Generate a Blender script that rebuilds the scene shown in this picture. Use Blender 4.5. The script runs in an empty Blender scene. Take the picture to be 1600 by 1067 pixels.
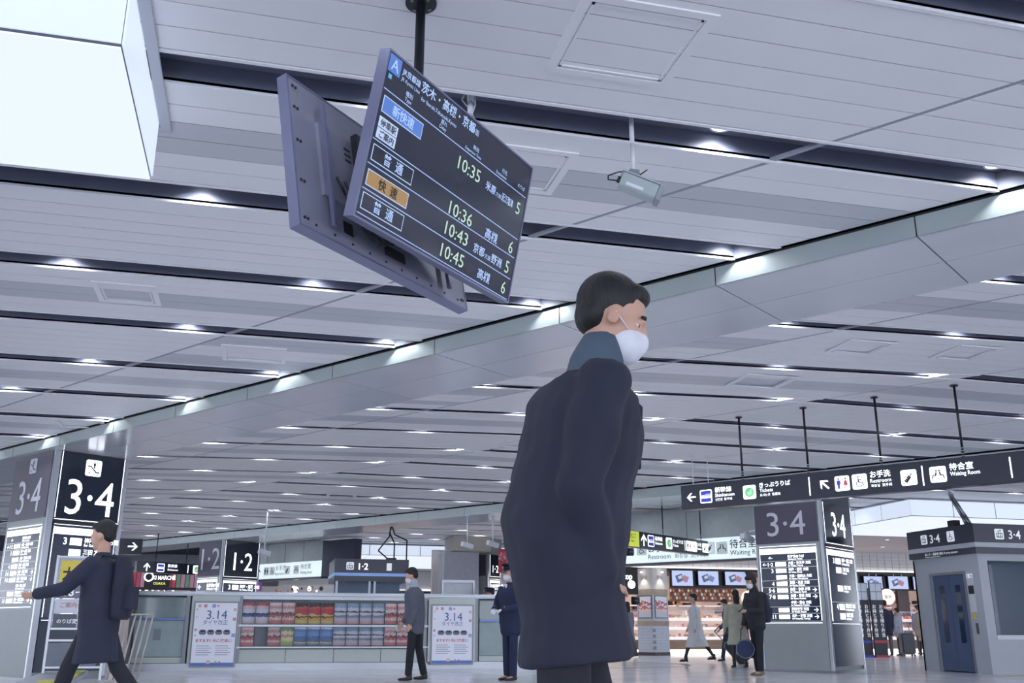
import bpy, bmesh, math, random
from mathutils import Vector, Matrix, noise
random.seed(7)
S = bpy.context.scene
COL = S.collection
R = math.radians
# ------------------------------------------------------------------ camera, world, exposure
# world: X = direction of the ceiling slots, Y = across them, camera above the origin
CAMH, FPX, PITCH, ROLL, AZ, PAZ = 0.761, 1505.755, 0.29147571, 0.00223284, 1.31812814, -0.87386652
RV = Vector((math.sin(AZ), -math.cos(AZ), 0)); FH = Vector((math.cos(AZ), math.sin(AZ), 0)); ZV = Vector((0, 0, 1))
FW = FH * math.cos(PITCH) + ZV * math.sin(PITCH); UPV = ZV * math.cos(PITCH) - FH * math.sin(PITCH)
CR = RV * math.cos(ROLL) + UPV * math.sin(ROLL); CU = UPV * math.cos(ROLL) - RV * math.sin(ROLL)
cam = bpy.data.cameras.new('camera'); cam_o = bpy.data.objects.new('camera', cam); COL.objects.link(cam_o)
cam.sensor_width = 36; cam.lens = 36 * FPX / 1600; cam.clip_end = 200; cam.clip_start = .05
cam_o.matrix_world = Matrix(((CR.x, CU.x, -FW.x, 0), (CR.y, CU.y, -FW.y, 0), (CR.z, CU.z, -FW.z, CAMH), (0, 0, 0, 1)))
S.camera = cam_o
W = bpy.data.worlds.new('world'); S.world = W; W.use_nodes = True
W.node_tree.nodes['Background'].inputs[0].default_value = (0.70, 0.75, 0.86, 1)
W.node_tree.nodes['Background'].inputs[1].default_value = 4.7
S.view_settings.view_transform = 'Standard'; S.view_settings.look = 'None'; S.view_settings.gamma = 1
S.view_settings.exposure = 0.12; S.view_settings.use_curve_mapping = False
LAMP_W = 19.0
LAMP_C = (0.92, 0.95, 1.0)

def ray(px): # direction through a pixel of the 1600x1067 frame
    return FW + CR * ((px[0] - 800) / FPX) + CU * (-(px[1] - 533.5) / FPX)
O0 = Vector((0, 0, CAMH))
def atz(x, y, z=0.0): v = ray((x, y)); return O0 + v * ((z - CAMH) / v.z)
def aty(x, y, Y): v = ray((x, y)); return O0 + v * (Y / v.y)
def adir(az):
    x, y = math.sin(az), math.cos(az)
    return Vector((x * math.sin(AZ) + y * math.cos(AZ), -x * math.cos(AZ) + y * math.sin(AZ), 0))
PD = adir(PAZ); QD = adir(PAZ + math.pi / 2)      # the skewed grid of beams and columns
THETA = math.atan2(-PD.y, -PD.x)                  # a frame turned by THETA has x = -P and y = Q
def atq(x, y, q): v = ray((x, y)); return O0 + v * (q / v.dot(QD))
def atp(x, y, p): v = ray((x, y)); return O0 + v * (p / v.dot(PD))
def B(u, q, z=0.0): return -PD * u + QD * q + ZV * z

# ------------------------------------------------------------------ materials
MATS = {}
def lin(c):
    if isinstance(c, str):
        c = tuple(int(c[i:i + 2], 16) / 255 for i in (0, 2, 4))
    return tuple((v / 12.92 if v <= .04045 else ((v + .055) / 1.055) ** 2.4) for v in c)
def mat(name, c, rough=.5, metal=0.0, em=0.0, var=.06, scale=6.0, bump=0.0, alpha=1.0, trans=0.0, stretch=(1, 1, 1), emc=None, spec=.5):
    if name in MATS: return MATS[name]
    m = bpy.data.materials.new(name); m.use_nodes = True; nt = m.node_tree; b = nt.nodes['Principled BSDF']
    c = lin(c)
    tc = nt.nodes.new('ShaderNodeTexCoord'); mp = nt.nodes.new('ShaderNodeMapping'); mp.inputs['Scale'].default_value = stretch
    nz = nt.nodes.new('ShaderNodeTexNoise'); nz.inputs['Scale'].default_value = scale; nz.inputs['Detail'].default_value = 3
    nt.links.new(tc.outputs['Object'], mp.inputs['Vector']); nt.links.new(mp.outputs[0], nz.inputs['Vector'])
    cr = nt.nodes.new('ShaderNodeValToRGB')
    cr.color_ramp.elements[0].position = .3; cr.color_ramp.elements[1].position = .7
    cr.color_ramp.elements[0].color = tuple(max(0, v * (1 - var)) for v in c) + (1,)
    cr.color_ramp.elements[1].color = tuple(min(1, v * (1 + var)) for v in c) + (1,)
    nt.links.new(nz.outputs['Fac'], cr.inputs['Fac']); nt.links.new(cr.outputs['Color'], b.inputs['Base Color'])
    b.inputs['Roughness'].default_value = rough; b.inputs['Metallic'].default_value = metal
    b.inputs['Specular IOR Level'].default_value = spec
    if em:
        b.inputs['Emission Color'].default_value = (lin(emc) if emc else c) + (1,); b.inputs['Emission Strength'].default_value = em
    if bump:
        bp = nt.nodes.new('ShaderNodeBump'); bp.inputs['Strength'].default_value = bump; bp.inputs['Distance'].default_value = .01
        nt.links.new(nz.outputs['Fac'], bp.inputs['Height']); nt.links.new(bp.outputs[0], b.inputs['Normal'])
    if trans: b.inputs['Transmission Weight'].default_value = trans; b.inputs['IOR'].default_value = 1.1
    if alpha < 1: b.inputs['Alpha'].default_value = alpha
    MATS[name] = m; return m
def print_mat(name, stops, noise=.25, scale=14, axis='Z', em=0.0, rough=.4, voronoi=False):
    """flat print: colours along the height of the sheet (object coordinates, 0..1), broken up by noise"""
    if name in MATS: return MATS[name]
    m = bpy.data.materials.new(name); m.use_nodes = True; nt = m.node_tree; b = nt.nodes['Principled BSDF']
    tc = nt.nodes.new('ShaderNodeTexCoord'); sp = nt.nodes.new('ShaderNodeSeparateXYZ'); nt.links.new(tc.outputs['Generated'], sp.inputs[0])
    nz = nt.nodes.new('ShaderNodeTexVoronoi' if voronoi else 'ShaderNodeTexNoise'); nz.inputs['Scale'].default_value = scale
    nt.links.new(tc.outputs['Object'], nz.inputs['Vector'])
    a = nt.nodes.new('ShaderNodeMath'); a.operation = 'SUBTRACT'; a.inputs[1].default_value = .5
    nt.links.new(nz.outputs['Distance' if voronoi else 'Fac'], a.inputs[0])
    k = nt.nodes.new('ShaderNodeMath'); k.operation = 'MULTIPLY_ADD'; k.inputs[1].default_value = noise
    nt.links.new(a.outputs[0], k.inputs[0]); nt.links.new(sp.outputs[axis], k.inputs[2])
    cr = nt.nodes.new('ShaderNodeValToRGB'); cr.color_ramp.interpolation = 'CONSTANT'
    el = cr.color_ramp.elements
    while len(el) < len(stops): el.new(.5)
    for e, (p, c) in zip(el, stops): e.position = p; e.color = lin(c) + (1,)
    nt.links.new(k.outputs[0], cr.inputs['Fac']); nt.links.new(cr.outputs['Color'], b.inputs['Base Color'])
    b.inputs['Roughness'].default_value = rough
    if em:
        nt.links.new(cr.outputs['Color'], b.inputs['Emission Color']); b.inputs['Emission Strength'].default_value = em
    MATS[name] = m; return m

plank_m = mat('plank_white', 'ecedf2', .42, var=.015, scale=1.5)
plank_d = mat('plank_grey', 'c6c9d2', .35, var=.02, scale=1.5)
seam_m = mat('seam_trim', 'b9bcc8', .4, var=.02)
joint_m = mat('joint_dark', '565b69', .7)
slot_m = mat('slot_dark', '6f7488', .5, var=.03)
beam_face = mat('beam_face', 'a9b3b4', .30, .55, var=.03, scale=2)
beam_soff = mat('beam_soffit', 'd4d7e0', .20, .25, var=.03, scale=2)
steel = mat('steel', '9b9fa7', .32, .8, var=.04, scale=3, stretch=(1, 1, 12))
steel_d = mat('steel_dark', '6d7078', .35, .8, var=.04)
colface = mat('column_panel', '989fa2', .5, .1, var=.03, scale=3)
purple = mat('sign_board_plain', '4a4658', .45, var=.02)
navy = mat('sign_board_dark', '272b3a', .22, var=.03)
glassdark = mat('lit_board_glass', '1c2638', .12, var=.05, spec=.4)
white_em = mat('lit_white', 'f4f7ff', .5, em=1.7)
white_soft = mat('lit_white_soft', 'dfe3ee', .5, em=.45)
grey_letter = mat('letter_grey', 'c6c6d4', .5)
dark_letter = mat('letter_dark', '23252e', .5)
lightbox_m = mat('lightbox_panel', '9aa6ba', .4, em=.80, emc='e9f1ff', var=.01); lightbox_s = mat('lightbox_side', '9aa6ba', .4, em=.72, emc='e1ebfc', var=.01)
black = mat('black_plastic', '1d1f26', .45)
black_metal = mat('black_metal', '24262f', .4, .4)
white_paint = mat('white_paint', 'd5d8e2', .4)
skin_m = mat('skin', 'c99f8c', .55, var=.08, scale=9)
hair_m = mat('hair', '17161b', .6, var=.3, scale=60, bump=.6, stretch=(1, 1, .2))
mask_m = mat('mask_cloth', 'dcdfe8', .75, bump=.15, scale=25)

# ------------------------------------------------------------------ mesh helpers
def bm_new(): return bmesh.new()
def box(bm, x0, x1, y0, y1, z0, z1, mi=0):
    v = [bm.verts.new((x, y, z)) for z in (z0, z1) for y in (y0, y1) for x in (x0, x1)]
    for f in ((0, 2, 3, 1), (4, 5, 7, 6), (0, 1, 5, 4), (2, 6, 7, 3), (0, 4, 6, 2), (1, 3, 7, 5)):
        fc = bm.faces.new([v[i] for i in f]); fc.material_index = mi
    return v
def prism(bm, pts, z0, z1=None, mi=0):
    """pts: list of (x,y) or (x,y,z); thickness from z0 to z1 or from z to z+z0"""
    lo = []; hi = []
    for p in pts:
        if z1 is None: lo.append(bm.verts.new((p[0], p[1], p[2]))); hi.append(bm.verts.new((p[0], p[1], p[2] + z0)))
        else: lo.append(bm.verts.new((p[0], p[1], z0))); hi.append(bm.verts.new((p[0], p[1], z1)))
    n = len(pts)
    bm.faces.new(lo[::-1]).material_index = mi; bm.faces.new(hi).material_index = mi
    for i in range(n): bm.faces.new((lo[i], lo[(i + 1) % n], hi[(i + 1) % n], hi[i])).material_index = mi
def plate(bm, pts, y0, y1, mi=0):
    """outline in the XZ plane, thickness along Y"""
    a = [bm.verts.new((p[0], y0, p[1])) for p in pts]; b = [bm.verts.new((p[0], y1, p[1])) for p in pts]
    n = len(pts); bm.faces.new(a).material_index = mi; bm.faces.new(b[::-1]).material_index = mi
    for i in range(n): bm.faces.new((a[(i + 1) % n], a[i], b[i], b[(i + 1) % n])).material_index = mi
def rrect(x0, x1, z0, z1, r, n=4):
    P = []
    for cx, cz, a0 in ((x1 - r, z1 - r, 0), (x0 + r, z1 - r, 90), (x0 + r, z0 + r, 180), (x1 - r, z0 + r, 270)):
        for i in range(n + 1): a = R(a0 + 90 * i / n); P.append((cx + r * math.cos(a), cz + r * math.sin(a)))
    return P[::-1]
def circ(cx, cz, r, n=20): return [(cx + r * math.cos(-2 * math.pi * i / n), cz + r * math.sin(-2 * math.pi * i / n)) for i in range(n)]
def cyl(bm, p0, p1, r0, r1=None, n=16, mi=0):
    p0, p1 = Vector(p0), Vector(p1); r1 = r0 if r1 is None else r1
    d = (p1 - p0).normalized(); a = d.orthogonal().normalized(); b = d.cross(a)
    A = [bm.verts.new(p0 + (a * math.cos(t) + b * math.sin(t)) * r0) for t in (2 * math.pi * i / n for i in range(n))]
    Bv = [bm.verts.new(p1 + (a * math.cos(t) + b * math.sin(t)) * r1) for t in (2 * math.pi * i / n for i in range(n))]
    bm.faces.new(A[::-1]).material_index = mi; bm.faces.new(Bv).material_index = mi
    for i in range(n):
        f = bm.faces.new((A[i], A[(i + 1) % n], Bv[(i + 1) % n], Bv[i])); f.material_index = mi; f.smooth = True
def wire(bm, pts, r, n=8):
    pts = [Vector(p) for p in pts]
    for a, b in zip(pts, pts[1:]): cyl(bm, a, b, r, n=n)
def ell(bm, c, r, rot=None, nu=16, nv=10, mi=0):
    M = Matrix.Translation(c) @ (rot.to_4x4() if rot else Matrix.Identity(4)) @ Matrix.Diagonal((*r, 1))
    res = bmesh.ops.create_uvsphere(bm, u_segments=nu, v_segments=nv, radius=1, matrix=M)
    fs = set(f for v in res['verts'] for f in v.link_faces)
    for f in fs: f.smooth = True; f.material_index = mi
def limb(bm, pts, rad, fwd=(1, 0, 0), n=14, flat=False):
    """closed tapering tube: rad = [(radius along fwd, radius across)] per point, rounded ends"""
    pts = [Vector(p) for p in pts]; fwd = Vector(fwd)
    rad = [(r, r) if not isinstance(r, tuple) else r for r in rad]
    rings = []
    N = len(pts)
    def frame(i):
        t = (pts[min(i + 1, N - 1)] - pts[max(i - 1, 0)]).normalized()
        a = fwd - t * fwd.dot(t)
        if a.length < .2: a = Vector((0, 0, 1)) - t * t.z
        a.normalize(); return t, a, t.cross(a)
    def ring(c, a, b, ra, rb):
        return [bm.verts.new(c + a * ra * math.cos(2 * math.pi * k / n) + b * rb * math.sin(2 * math.pi * k / n)) for k in range(n)]
    t, a, b = frame(0); r0 = rad[0]; m = min(r0)
    for s in (() if flat else (.35, .75)): rings.append(ring(pts[0] - t * m * (1 - s) * .9, a, b, r0[0] * math.sin(math.acos(1 - s)), r0[1] * math.sin(math.acos(1 - s))))
    for i in range(N):
        t, a, b = frame(i); rings.append(ring(pts[i], a, b, *rad[i]))
    r0 = rad[-1]; m = min(r0)
    for s in (.75, .35): rings.append(ring(pts[-1] + t * m * (1 - s) * .9, a, b, r0[0] * math.sin(math.acos(1 - s)), r0[1] * math.sin(math.acos(1 - s))))
    bm.faces.new(rings[0][::-1]); bm.faces.new(rings[-1])
    for A, Bv in zip(rings, rings[1:]):
        for k in range(n): bm.faces.new((A[k], A[(k + 1) % n], Bv[(k + 1) % n], Bv[k])).smooth = True
def tag(o, label=None, cat=None, group=None, kind=None):
    if label: o['label'] = label
    if cat: o['category'] = cat
    if group: o['group'] = group
    if kind: o['kind'] = kind
    return o
def mesh_of(name, bm):
    bmesh.ops.recalc_face_normals(bm, faces=bm.faces[:]); me = bpy.data.meshes.new(name); bm.to_mesh(me); bm.free(); return me
def O(name, bm, m, parent=None, loc=None, rz=0.0, rot=None, kind=None):
    me = mesh_of(name, bm) if not isinstance(bm, bpy.types.Mesh) else bm
    if not isinstance(bm, bpy.types.Mesh):
        for mm in (m if isinstance(m, (list, tuple)) else [m]): me.materials.append(mm)
    o = bpy.data.objects.new(name, me); COL.objects.link(o)
    if parent: o.parent = parent
    if loc is not None: o.location = loc
    if rz: o.rotation_euler = (0, 0, rz)
    if rot: o.rotation_euler = rot
    if kind: o['kind'] = kind
    return o
def bx(name, m, x0, x1, y0, y1, z0, z1, parent=None, **k):
    bm = bm_new(); box(bm, x0, x1, y0, y1, z0, z1); return O(name, bm, m, parent, **k)
def E(name, label, cat, loc=(0, 0, 0), rz=0.0, group=None, kind=None):
    o = bpy.data.objects.new(name, None); COL.objects.link(o); o.location = loc; o.rotation_euler = (0, 0, rz); o.empty_display_size = .2
    return tag(o, label, cat, group, kind)
TXT = {}
def txt(parent, s, x, z, size, m, y=0.0, al='LEFT', bold=0.0, sx=1.0, name='lettering'):
    key = (s, al, bold, size > .15)
    if key not in TXT:
        c = bpy.data.curves.new('t', 'FONT'); c.body = s; c.size = 1; c.align_x = al; c.offset = bold; c.resolution_u = 3 if size > .15 else 2
        c.extrude = .006
        o = bpy.data.objects.new('t', c); COL.objects.link(o); me = bpy.data.meshes.new_from_object(o)
        bpy.data.objects.remove(o); TXT[key] = me
    me = TXT[key]
    if len(me.materials) and me.materials[0] != m: me = me.copy(); me.materials.clear(); me.materials.append(m)
    if not len(me.materials): me.materials.append(m)
    o = bpy.data.objects.new(name, me); COL.objects.link(o); o.parent = parent; o.location = (x, y, z)
    o.rotation_euler = (R(90), 0, 0); o.scale = (size * sx, size, size); return o
def copy_tree(o, parent=None, loc=None, rz=None, label=None):
    c = o.copy(); COL.objects.link(c); c.parent = parent
    if loc is not None: c.location = loc
    if rz is not None: c.rotation_euler = (0, 0, rz)
    if label: c['label'] = label
    for ch in o.children: copy_tree(ch, c)
    return c

# ------------------------------------------------------------------ setting: floor
def floor_mat():
    m = bpy.data.materials.new('polished_floor'); m.use_nodes = True; nt = m.node_tree; b = nt.nodes['Principled BSDF']
    tc = nt.nodes.new('ShaderNodeTexCoord'); br = nt.nodes.new('ShaderNodeTexBrick'); br.inputs['Scale'].default_value = 1.0
    br.offset = 0; br.inputs['Brick Width'].default_value = .6; br.inputs['Row Height'].default_value = .6; br.inputs['Mortar Size'].default_value = .004
    br.inputs['Color1'].default_value = lin('dcdde4') + (1,); br.inputs['Color2'].default_value = lin('d2d4dc') + (1,); br.inputs['Mortar'].default_value = lin('8f93a0') + (1,)
    mp = nt.nodes.new('ShaderNodeMapping'); mp.inputs['Rotation'].default_value = (0, 0, -THETA)
    nz = nt.nodes.new('ShaderNodeTexNoise'); nz.inputs['Scale'].default_value = 1.2
    mr = nt.nodes.new('ShaderNodeMapRange'); mr.inputs[3].default_value = .10; mr.inputs[4].default_value = .24
    nt.links.new(tc.outputs['Object'], mp.inputs[0]); nt.links.new(mp.outputs[0], br.inputs['Vector']); nt.links.new(tc.outputs['Object'], nz.inputs['Vector'])
    nt.links.new(nz.outputs['Fac'], mr.inputs[0]); nt.links.new(mr.outputs[0], b.inputs['Roughness']); nt.links.new(br.outputs['Color'], b.inputs['Base Color'])
    return m
bx('floor', floor_mat(), -26, 44, -10, 62, -.1, 0, kind='structure')

# ------------------------------------------------------------------ setting: ceiling with planks, slots, seams
def zc(q):
    if q < 8: return 3.78
    if q < 13: return 3.79 + .11 * (q - 8) / 5
    if q < 18.5: return 3.90 - .011 * (q - 13)
    return 3.82
def ztop(x, y):
    q = QD.x * x + QD.y * y
    return 3.6 if 7.08 <= q <= 8.43 or 18.3 <= q <= 20.1 else zc(q) - .007
ceiling = bx('ceiling', mat('ceiling_back', '4a4e5c', .8), -26, 44, -10, 62, 4.06, 4.12, kind='structure')
def xq(q, y): return (q - QD.y * y) / QD.x      # X where the line Y=y crosses the grid line q
YK = lambda k: 5.22 + 1.69 * k                  # far edge of slot k
# zones between beams: (q0, q1, slot width, X range, Y range)
SEG = [(-1.9, 5.6, .31), (5.6, 7.06, .31), (8.44, 9.73, .22), (9.73, 12.98, .22), (12.98, 16.1, .29), (16.1, 18.46, .29),
       (19.9, 23.2, .26), (23.2, 26.3, .26), (26.3, 29.4, .26), (29.4, 32.5, .26), (32.5, 35.6, .26)]
XMIN, XMAX = -6.5, 26.0
plank_faces = []
def is_dark(si, k, j):
    si += 1
    if si == 1: return k % 2 == 0 and j in (2, 3)
    if si == 2: return (j in (2, 3)) if k % 2 == 0 else (j in (0, 1) and k in (-1, 3)) or (j in (4, 5) and k == 3)
    if si == 3: return (j in (2, 3)) if k % 2 else (j in (0, 1, 4) if k in (0, 4) else j in (2, 3))
    if si in (4,): return k % 2 == 1 and j in (2, 3)
    return k % 2 == 1 and j in (2, 3)
def para(y0, y1, q0, q1, gap=.0):
    P = []
    for y, q in ((y0, q0), (y0, q1), (y1, q1), (y1, q0)):
        P.append([xq(q, y), y, zc(q0 + 1e-3) + (zc(q1 - 1e-3) - zc(q0 + 1e-3)) * (0 if q == q0 else 1)])
    return P
def visible(P, m=160):
    for p in P:
        d = Vector(p) - O0; w = d.dot(FW)
        if w > .3:
            X = 800 + FPX * d.dot(CR) / w; Y = 533.5 - FPX * d.dot(CU) / w
            if -m < X < 1600 + m and -m < Y < 1200: return True
    # mid points
    c = sum((Vector(p) for p in P), Vector()) / len(P); d = c - O0; w = d.dot(FW)
    return w > .3 and abs(FPX * d.dot(CR) / w) < 1000 and abs(FPX * d.dot(CU) / w) < 800
cand = []
for si, (q0, q1, sw) in enumerate(SEG):
    for k in range(-4, 24):
        ya = YK(k); yb = YK(k + 1) - sw
        pw = (yb - ya - .07) / 6
        for j in range(6):
            y0 = ya + .035 + pw * j; y1 = y0 + pw
            P = para(y0 + .004, y1 - .004, q0 + .02, q1 - .02)
            xs = [p[0] for p in P]
            if max(xs) < XMIN or min(xs) > XMAX or yb > 40: continue
            cand.append((P, si, k, j))
cand.sort(key=lambda c: (Vector([sum(p[i] for p in c[0]) / 4 for i in range(3)]) - O0).length + (0 if visible(c[0]) else 1000))
rest = bm_new()
TH = .018
for n, (P, si, k, j) in enumerate(cand):
    d = is_dark(si, k, j)
    if n < 290:
        bm = bm_new(); c = Vector(P[0]); prism(bm, [Vector(p) - c for p in P], TH); O('plank', bm, plank_d if d else plank_m, ceiling, loc=c)
    else: prism(rest, P, TH, mi=1 if d else 0)
O('plank_field', rest, [plank_m, plank_d], ceiling, kind='stuff')
# backing above planks, lips, seam trims, slot channels
back = bm_new(); lips = bm_new(); seams = bm_new()
nchan = 0; chan_rest = bm_new()
for si, (q0, q1, sw) in enumerate(SEG):
    for k in range(-4, 24):
        ya = YK(k); yb = YK(k + 1) - sw
        P = para(ya, yb, q0, q1)
        if max(p[0] for p in P) < XMIN or min(p[0] for p in P) > XMAX or yb > 40: continue
        prism(back, [[p[0], p[1], p[2] + .02] for p in P], .01)
        for y0, y1 in ((ya, ya + .029), (yb - .029, yb)):
            prism(lips, [[p[0], p[1], p[2] - .006] for p in para(y0, y1, q0, q1)], .035)
        # slot between yb(k) and YK(k+1)
        s0, s1 = yb, YK(k + 1); qa, qb = q0, q1
        if si == 3: qb = 12.70
        A = para(s0, s1, qa, qb)
        H = .15
        tgt = bm_new() if nchan < 110 else chan_rest
        nchan += 1
        prism(tgt, [[p[0], p[1], p[2] + H] for p in A], .01)
        for y, dy in ((s0, -.012), (s1, .012)):
            a = para(y, y + dy, qa, qb); lo = [[p[0], p[1], p[2] + .012] for p in a]; prism(tgt, lo, H)
        if nchan <= 110: O('slot_channel', tgt, slot_m, ceiling)
        if si == 3:
            prism(lips, [[p[0], p[1], p[2]] for p in para(s0, s1, 12.70, q1)], .02)
            e = para(s0, s1, 12.66, 12.70); prism(lips, e, .16)
        if si in (1, 2, 5):   # closed ends against the beams
            qe = q0 if si == 2 else q1
            e = para(s0, s1, qe - .01, qe + .01) if si != 1 else para(s0, s1, qe - .01, qe + .0)
            prism(back, e, .16)
    # seam strip along the segment's near edge
    y0, y1 = max(-2, (q0 - QD.x * XMAX) / QD.y), min(40, (q0 - QD.x * XMIN) / QD.y)
    if si not in (0, 2, 6) and y1 > y0:
        z = zc(q0 + 1e-3)
        prism(seams, [(xq(q0 - .018, y0), y0, z + .004), (xq(q0 + .018, y0), y0, z + .004), (xq(q0 + .018, y1), y1, z + .004), (xq(q0 - .018, y1), y1, z + .004)], .02)
O('slot_channel_field', chan_rest, slot_m, ceiling, kind='stuff')
O('plank_backing', back, joint_m, ceiling); O('slot_lip', lips, plank_m, ceiling)
O('seam_strip', seams, mat('seam_grey', '9a9dab', .5), ceiling)
# access hatches: frame + inner frame
def hatch(x0, x1, y0, y1, z, w=.05, slope=False):
    bm = bm_new()
    for a, b, c, d, h in ((x0, x1, y0, y0 + w, 0), (x0, x1, y1 - w, y1, 0), (x0, x0 + w, y0 + w, y1 - w, 0), (x1 - w, x1, y0 + w, y1 - w, 0)):
        box(bm, a, b, c, d, z - .010, z)
    g = w * .28
    for a, b, c, d in ((x0 + w + .012, x1 - w - .012, y0 + w + .012, y0 + w + .012 + g), (x0 + w + .012, x1 - w - .012, y1 - w - .012 - g, y1 - w - .012),
                       (x0 + w + .012, x0 + w + .012 + g, y0 + w + .012, y1 - w - .012), (x1 - w - .012 - g, x1 - w - .012, y0 + w + .012, y1 - w - .012)):
        box(bm, a, b, c, d, z - .007, z)
    O('hatch_frame', bm, plank_m, ceiling)
hatch(1.36, 2.09, 3.84, 4.55, 3.78); hatch(1.13, 1.86, 5.44, 6.09, 3.78); hatch(-1.64, -1.08, 8.87, 9.44, 3.78); hatch(-.56, .15, 10.66, 11.31, 3.78)
hatch(-3.1, -2.4, 15.4, 16.0, 3.78)
for a in ((6.13, 6.72, 8.86, 9.4), (7.5, 8.06, 8.8, 9.38), (5.77, 6.5, 10.56, 11.2), (4.0, 4.7, 15.8, 16.4), (1.5, 2.2, 23.3, 24.0)):
    hatch(*a, zc(QD.x * (a[0] + a[1]) / 2 + QD.y * (a[2] + a[3]) / 2) - .012)
# grilles of the air slots in the slot at y about 8.5
for x0, x1 in ((-3.4, -1.95), (-1.45, -.62), (-.6, .35)):
    bm = bm_new(); z = 3.88
    for yy in (8.32, 8.40, 8.48): box(bm, x0, x1, yy, yy + .012, z, z + .02)
    box(bm, x0, x0 + .02, 8.32, 8.49, z, z + .02); box(bm, x1 - .02, x1, 8.32, 8.49, z, z + .02)
    O('slot_grille', bm, seam_m, ceiling)

# ------------------------------------------------------------------ beams
def beam(name, q0, q1, u0, u1, z0, z1, step, first):
    root = bx(name, joint_m, u0, u1, q0 + .02, q1 - .02, z0 + .01, z1 - .01, rz=THETA, kind='structure')
    u = first; P = []
    us = []
    while u > u0: u -= step
    while u < u1: us.append(u); u += step
    bf, bs = [], []
    for a in us:
        a0, a1 = max(a, u0) + .006, min(a + step, u1) - .006
        if a1 - a0 < .1: continue
        bx('face_panel', beam_face, a0, a1, q0, q0 + .025, z0 - .001, z1 - .015, root)
        m = (q0 + q1) / 2
        bx('soffit_panel', beam_soff, a0, a1, q0 + .003, m - .004, z0, z0 + .014, root)
        bx('soffit_panel', beam_soff, a0, a1, m + .004, q1, z0, z0 + .014, root)
    bx('far_face', beam_face, u0, u1, q1 - .02, q1, z0 + .016, z1, root)
beam('beam', 7.08, 8.43, -30, 6, 3.6, 3.775, 1.68, -1.97)
beam('beam', 18.5, 19.88, -46, -1, 3.6, 3.83, 1.68, -1.97)
bx('trim_1', black, -30, 6, 7.085, 8.4, 3.765, 3.779, rz=THETA, kind='structure')

# ------------------------------------------------------------------ downlights
proto = E('downlight', 'small round downlight recessed in a dark ceiling slot', 'light', group='recessed downlights in the ceiling slots')
bm = bm_new()
n = 24
for r0, r1, z0, z1 in ((.072, .085, -.006, 0), (.066, .072, -.02, 0)):
    pass
ring0 = [(math.cos(2 * math.pi * i / n), math.sin(2 * math.pi * i / n)) for i in range(n)]
A = [bm.verts.new((c * .080, s * .080, 0)) for c, s in ring0]; Bq = [bm.verts.new((c * .080, s * .080, -.008)) for c, s in ring0]
C_ = [bm.verts.new((c * .070, s * .070, -.008)) for c, s in ring0]; D = [bm.verts.new((c * .066, s * .066, 0)) for c, s in ring0]
for X, Y in ((A, Bq), (Bq, C_), (C_, D)):
    for i in range(n): bm.faces.new((X[i], X[(i + 1) % n], Y[(i + 1) % n], Y[i])).smooth = True
O('trim_ring', bm, white_paint, proto)
bm = bm_new(); cyl(bm, (0, 0, -.004), (0, 0, 0), .066, n=24); O('lens', bm, mat('lamp_lens', 'ffffff', .4, em=3, emc='f2f6ff'), proto)
first = True; nl = 0
lampdata = bpy.data.lights.new('downlight_lamp', 'SPOT'); lampdata.energy = LAMP_W; lampdata.spot_size = R(150); lampdata.spot_blend = .6
lampdata.color = LAMP_C; lampdata.shadow_soft_size = .06
lampfar = lampdata.copy(); lampfar.energy = LAMP_W * .42; lampfar.shadow_soft_size = .09
LIGHTQ = [1.76 + 1.72 * i for i in range(-2, 4)] + [10.85 + 1.72 * i for i in range(-1, 5)] + [21.1 + 1.72 * i for i in range(0, 8)]
for q in LIGHTQ:
    for k in range(-2, 21):
        sw = next((s[2] for s in SEG if s[0] <= q < s[1]), None)
        if sw is None: continue
        y = YK(k) - sw * (.34 if q < 8 else .56)
        x = xq(q, y)
        if not (-5.5 < x < 22 and 2.5 < y < 38): continue
        if x < -.6 and 4.3 < y < 5.8: continue
        if x > 14.8 and y > 19.5: continue
        if 1.9 < x < 10 and y > 35.8: continue
        z = zc(q) + .149
        if q > 18 and not visible([(x, y, z)], 40): continue
        if first: proto.location = (x, y, z); first = False; c = proto
        else: c = copy_tree(proto, loc=(x, y, z))
        nl += 1
        if (q < 20 and (visible([(x, y, z)], 500) or nl % 2)) or (q > 20 and nl % 3 == 0):
            l = bpy.data.objects.new('lamp_light', lampdata if q < 8 else lampfar); COL.objects.link(l); l.parent = c; l.location = (0, 0, -.014)
print('downlights', nl)

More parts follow.
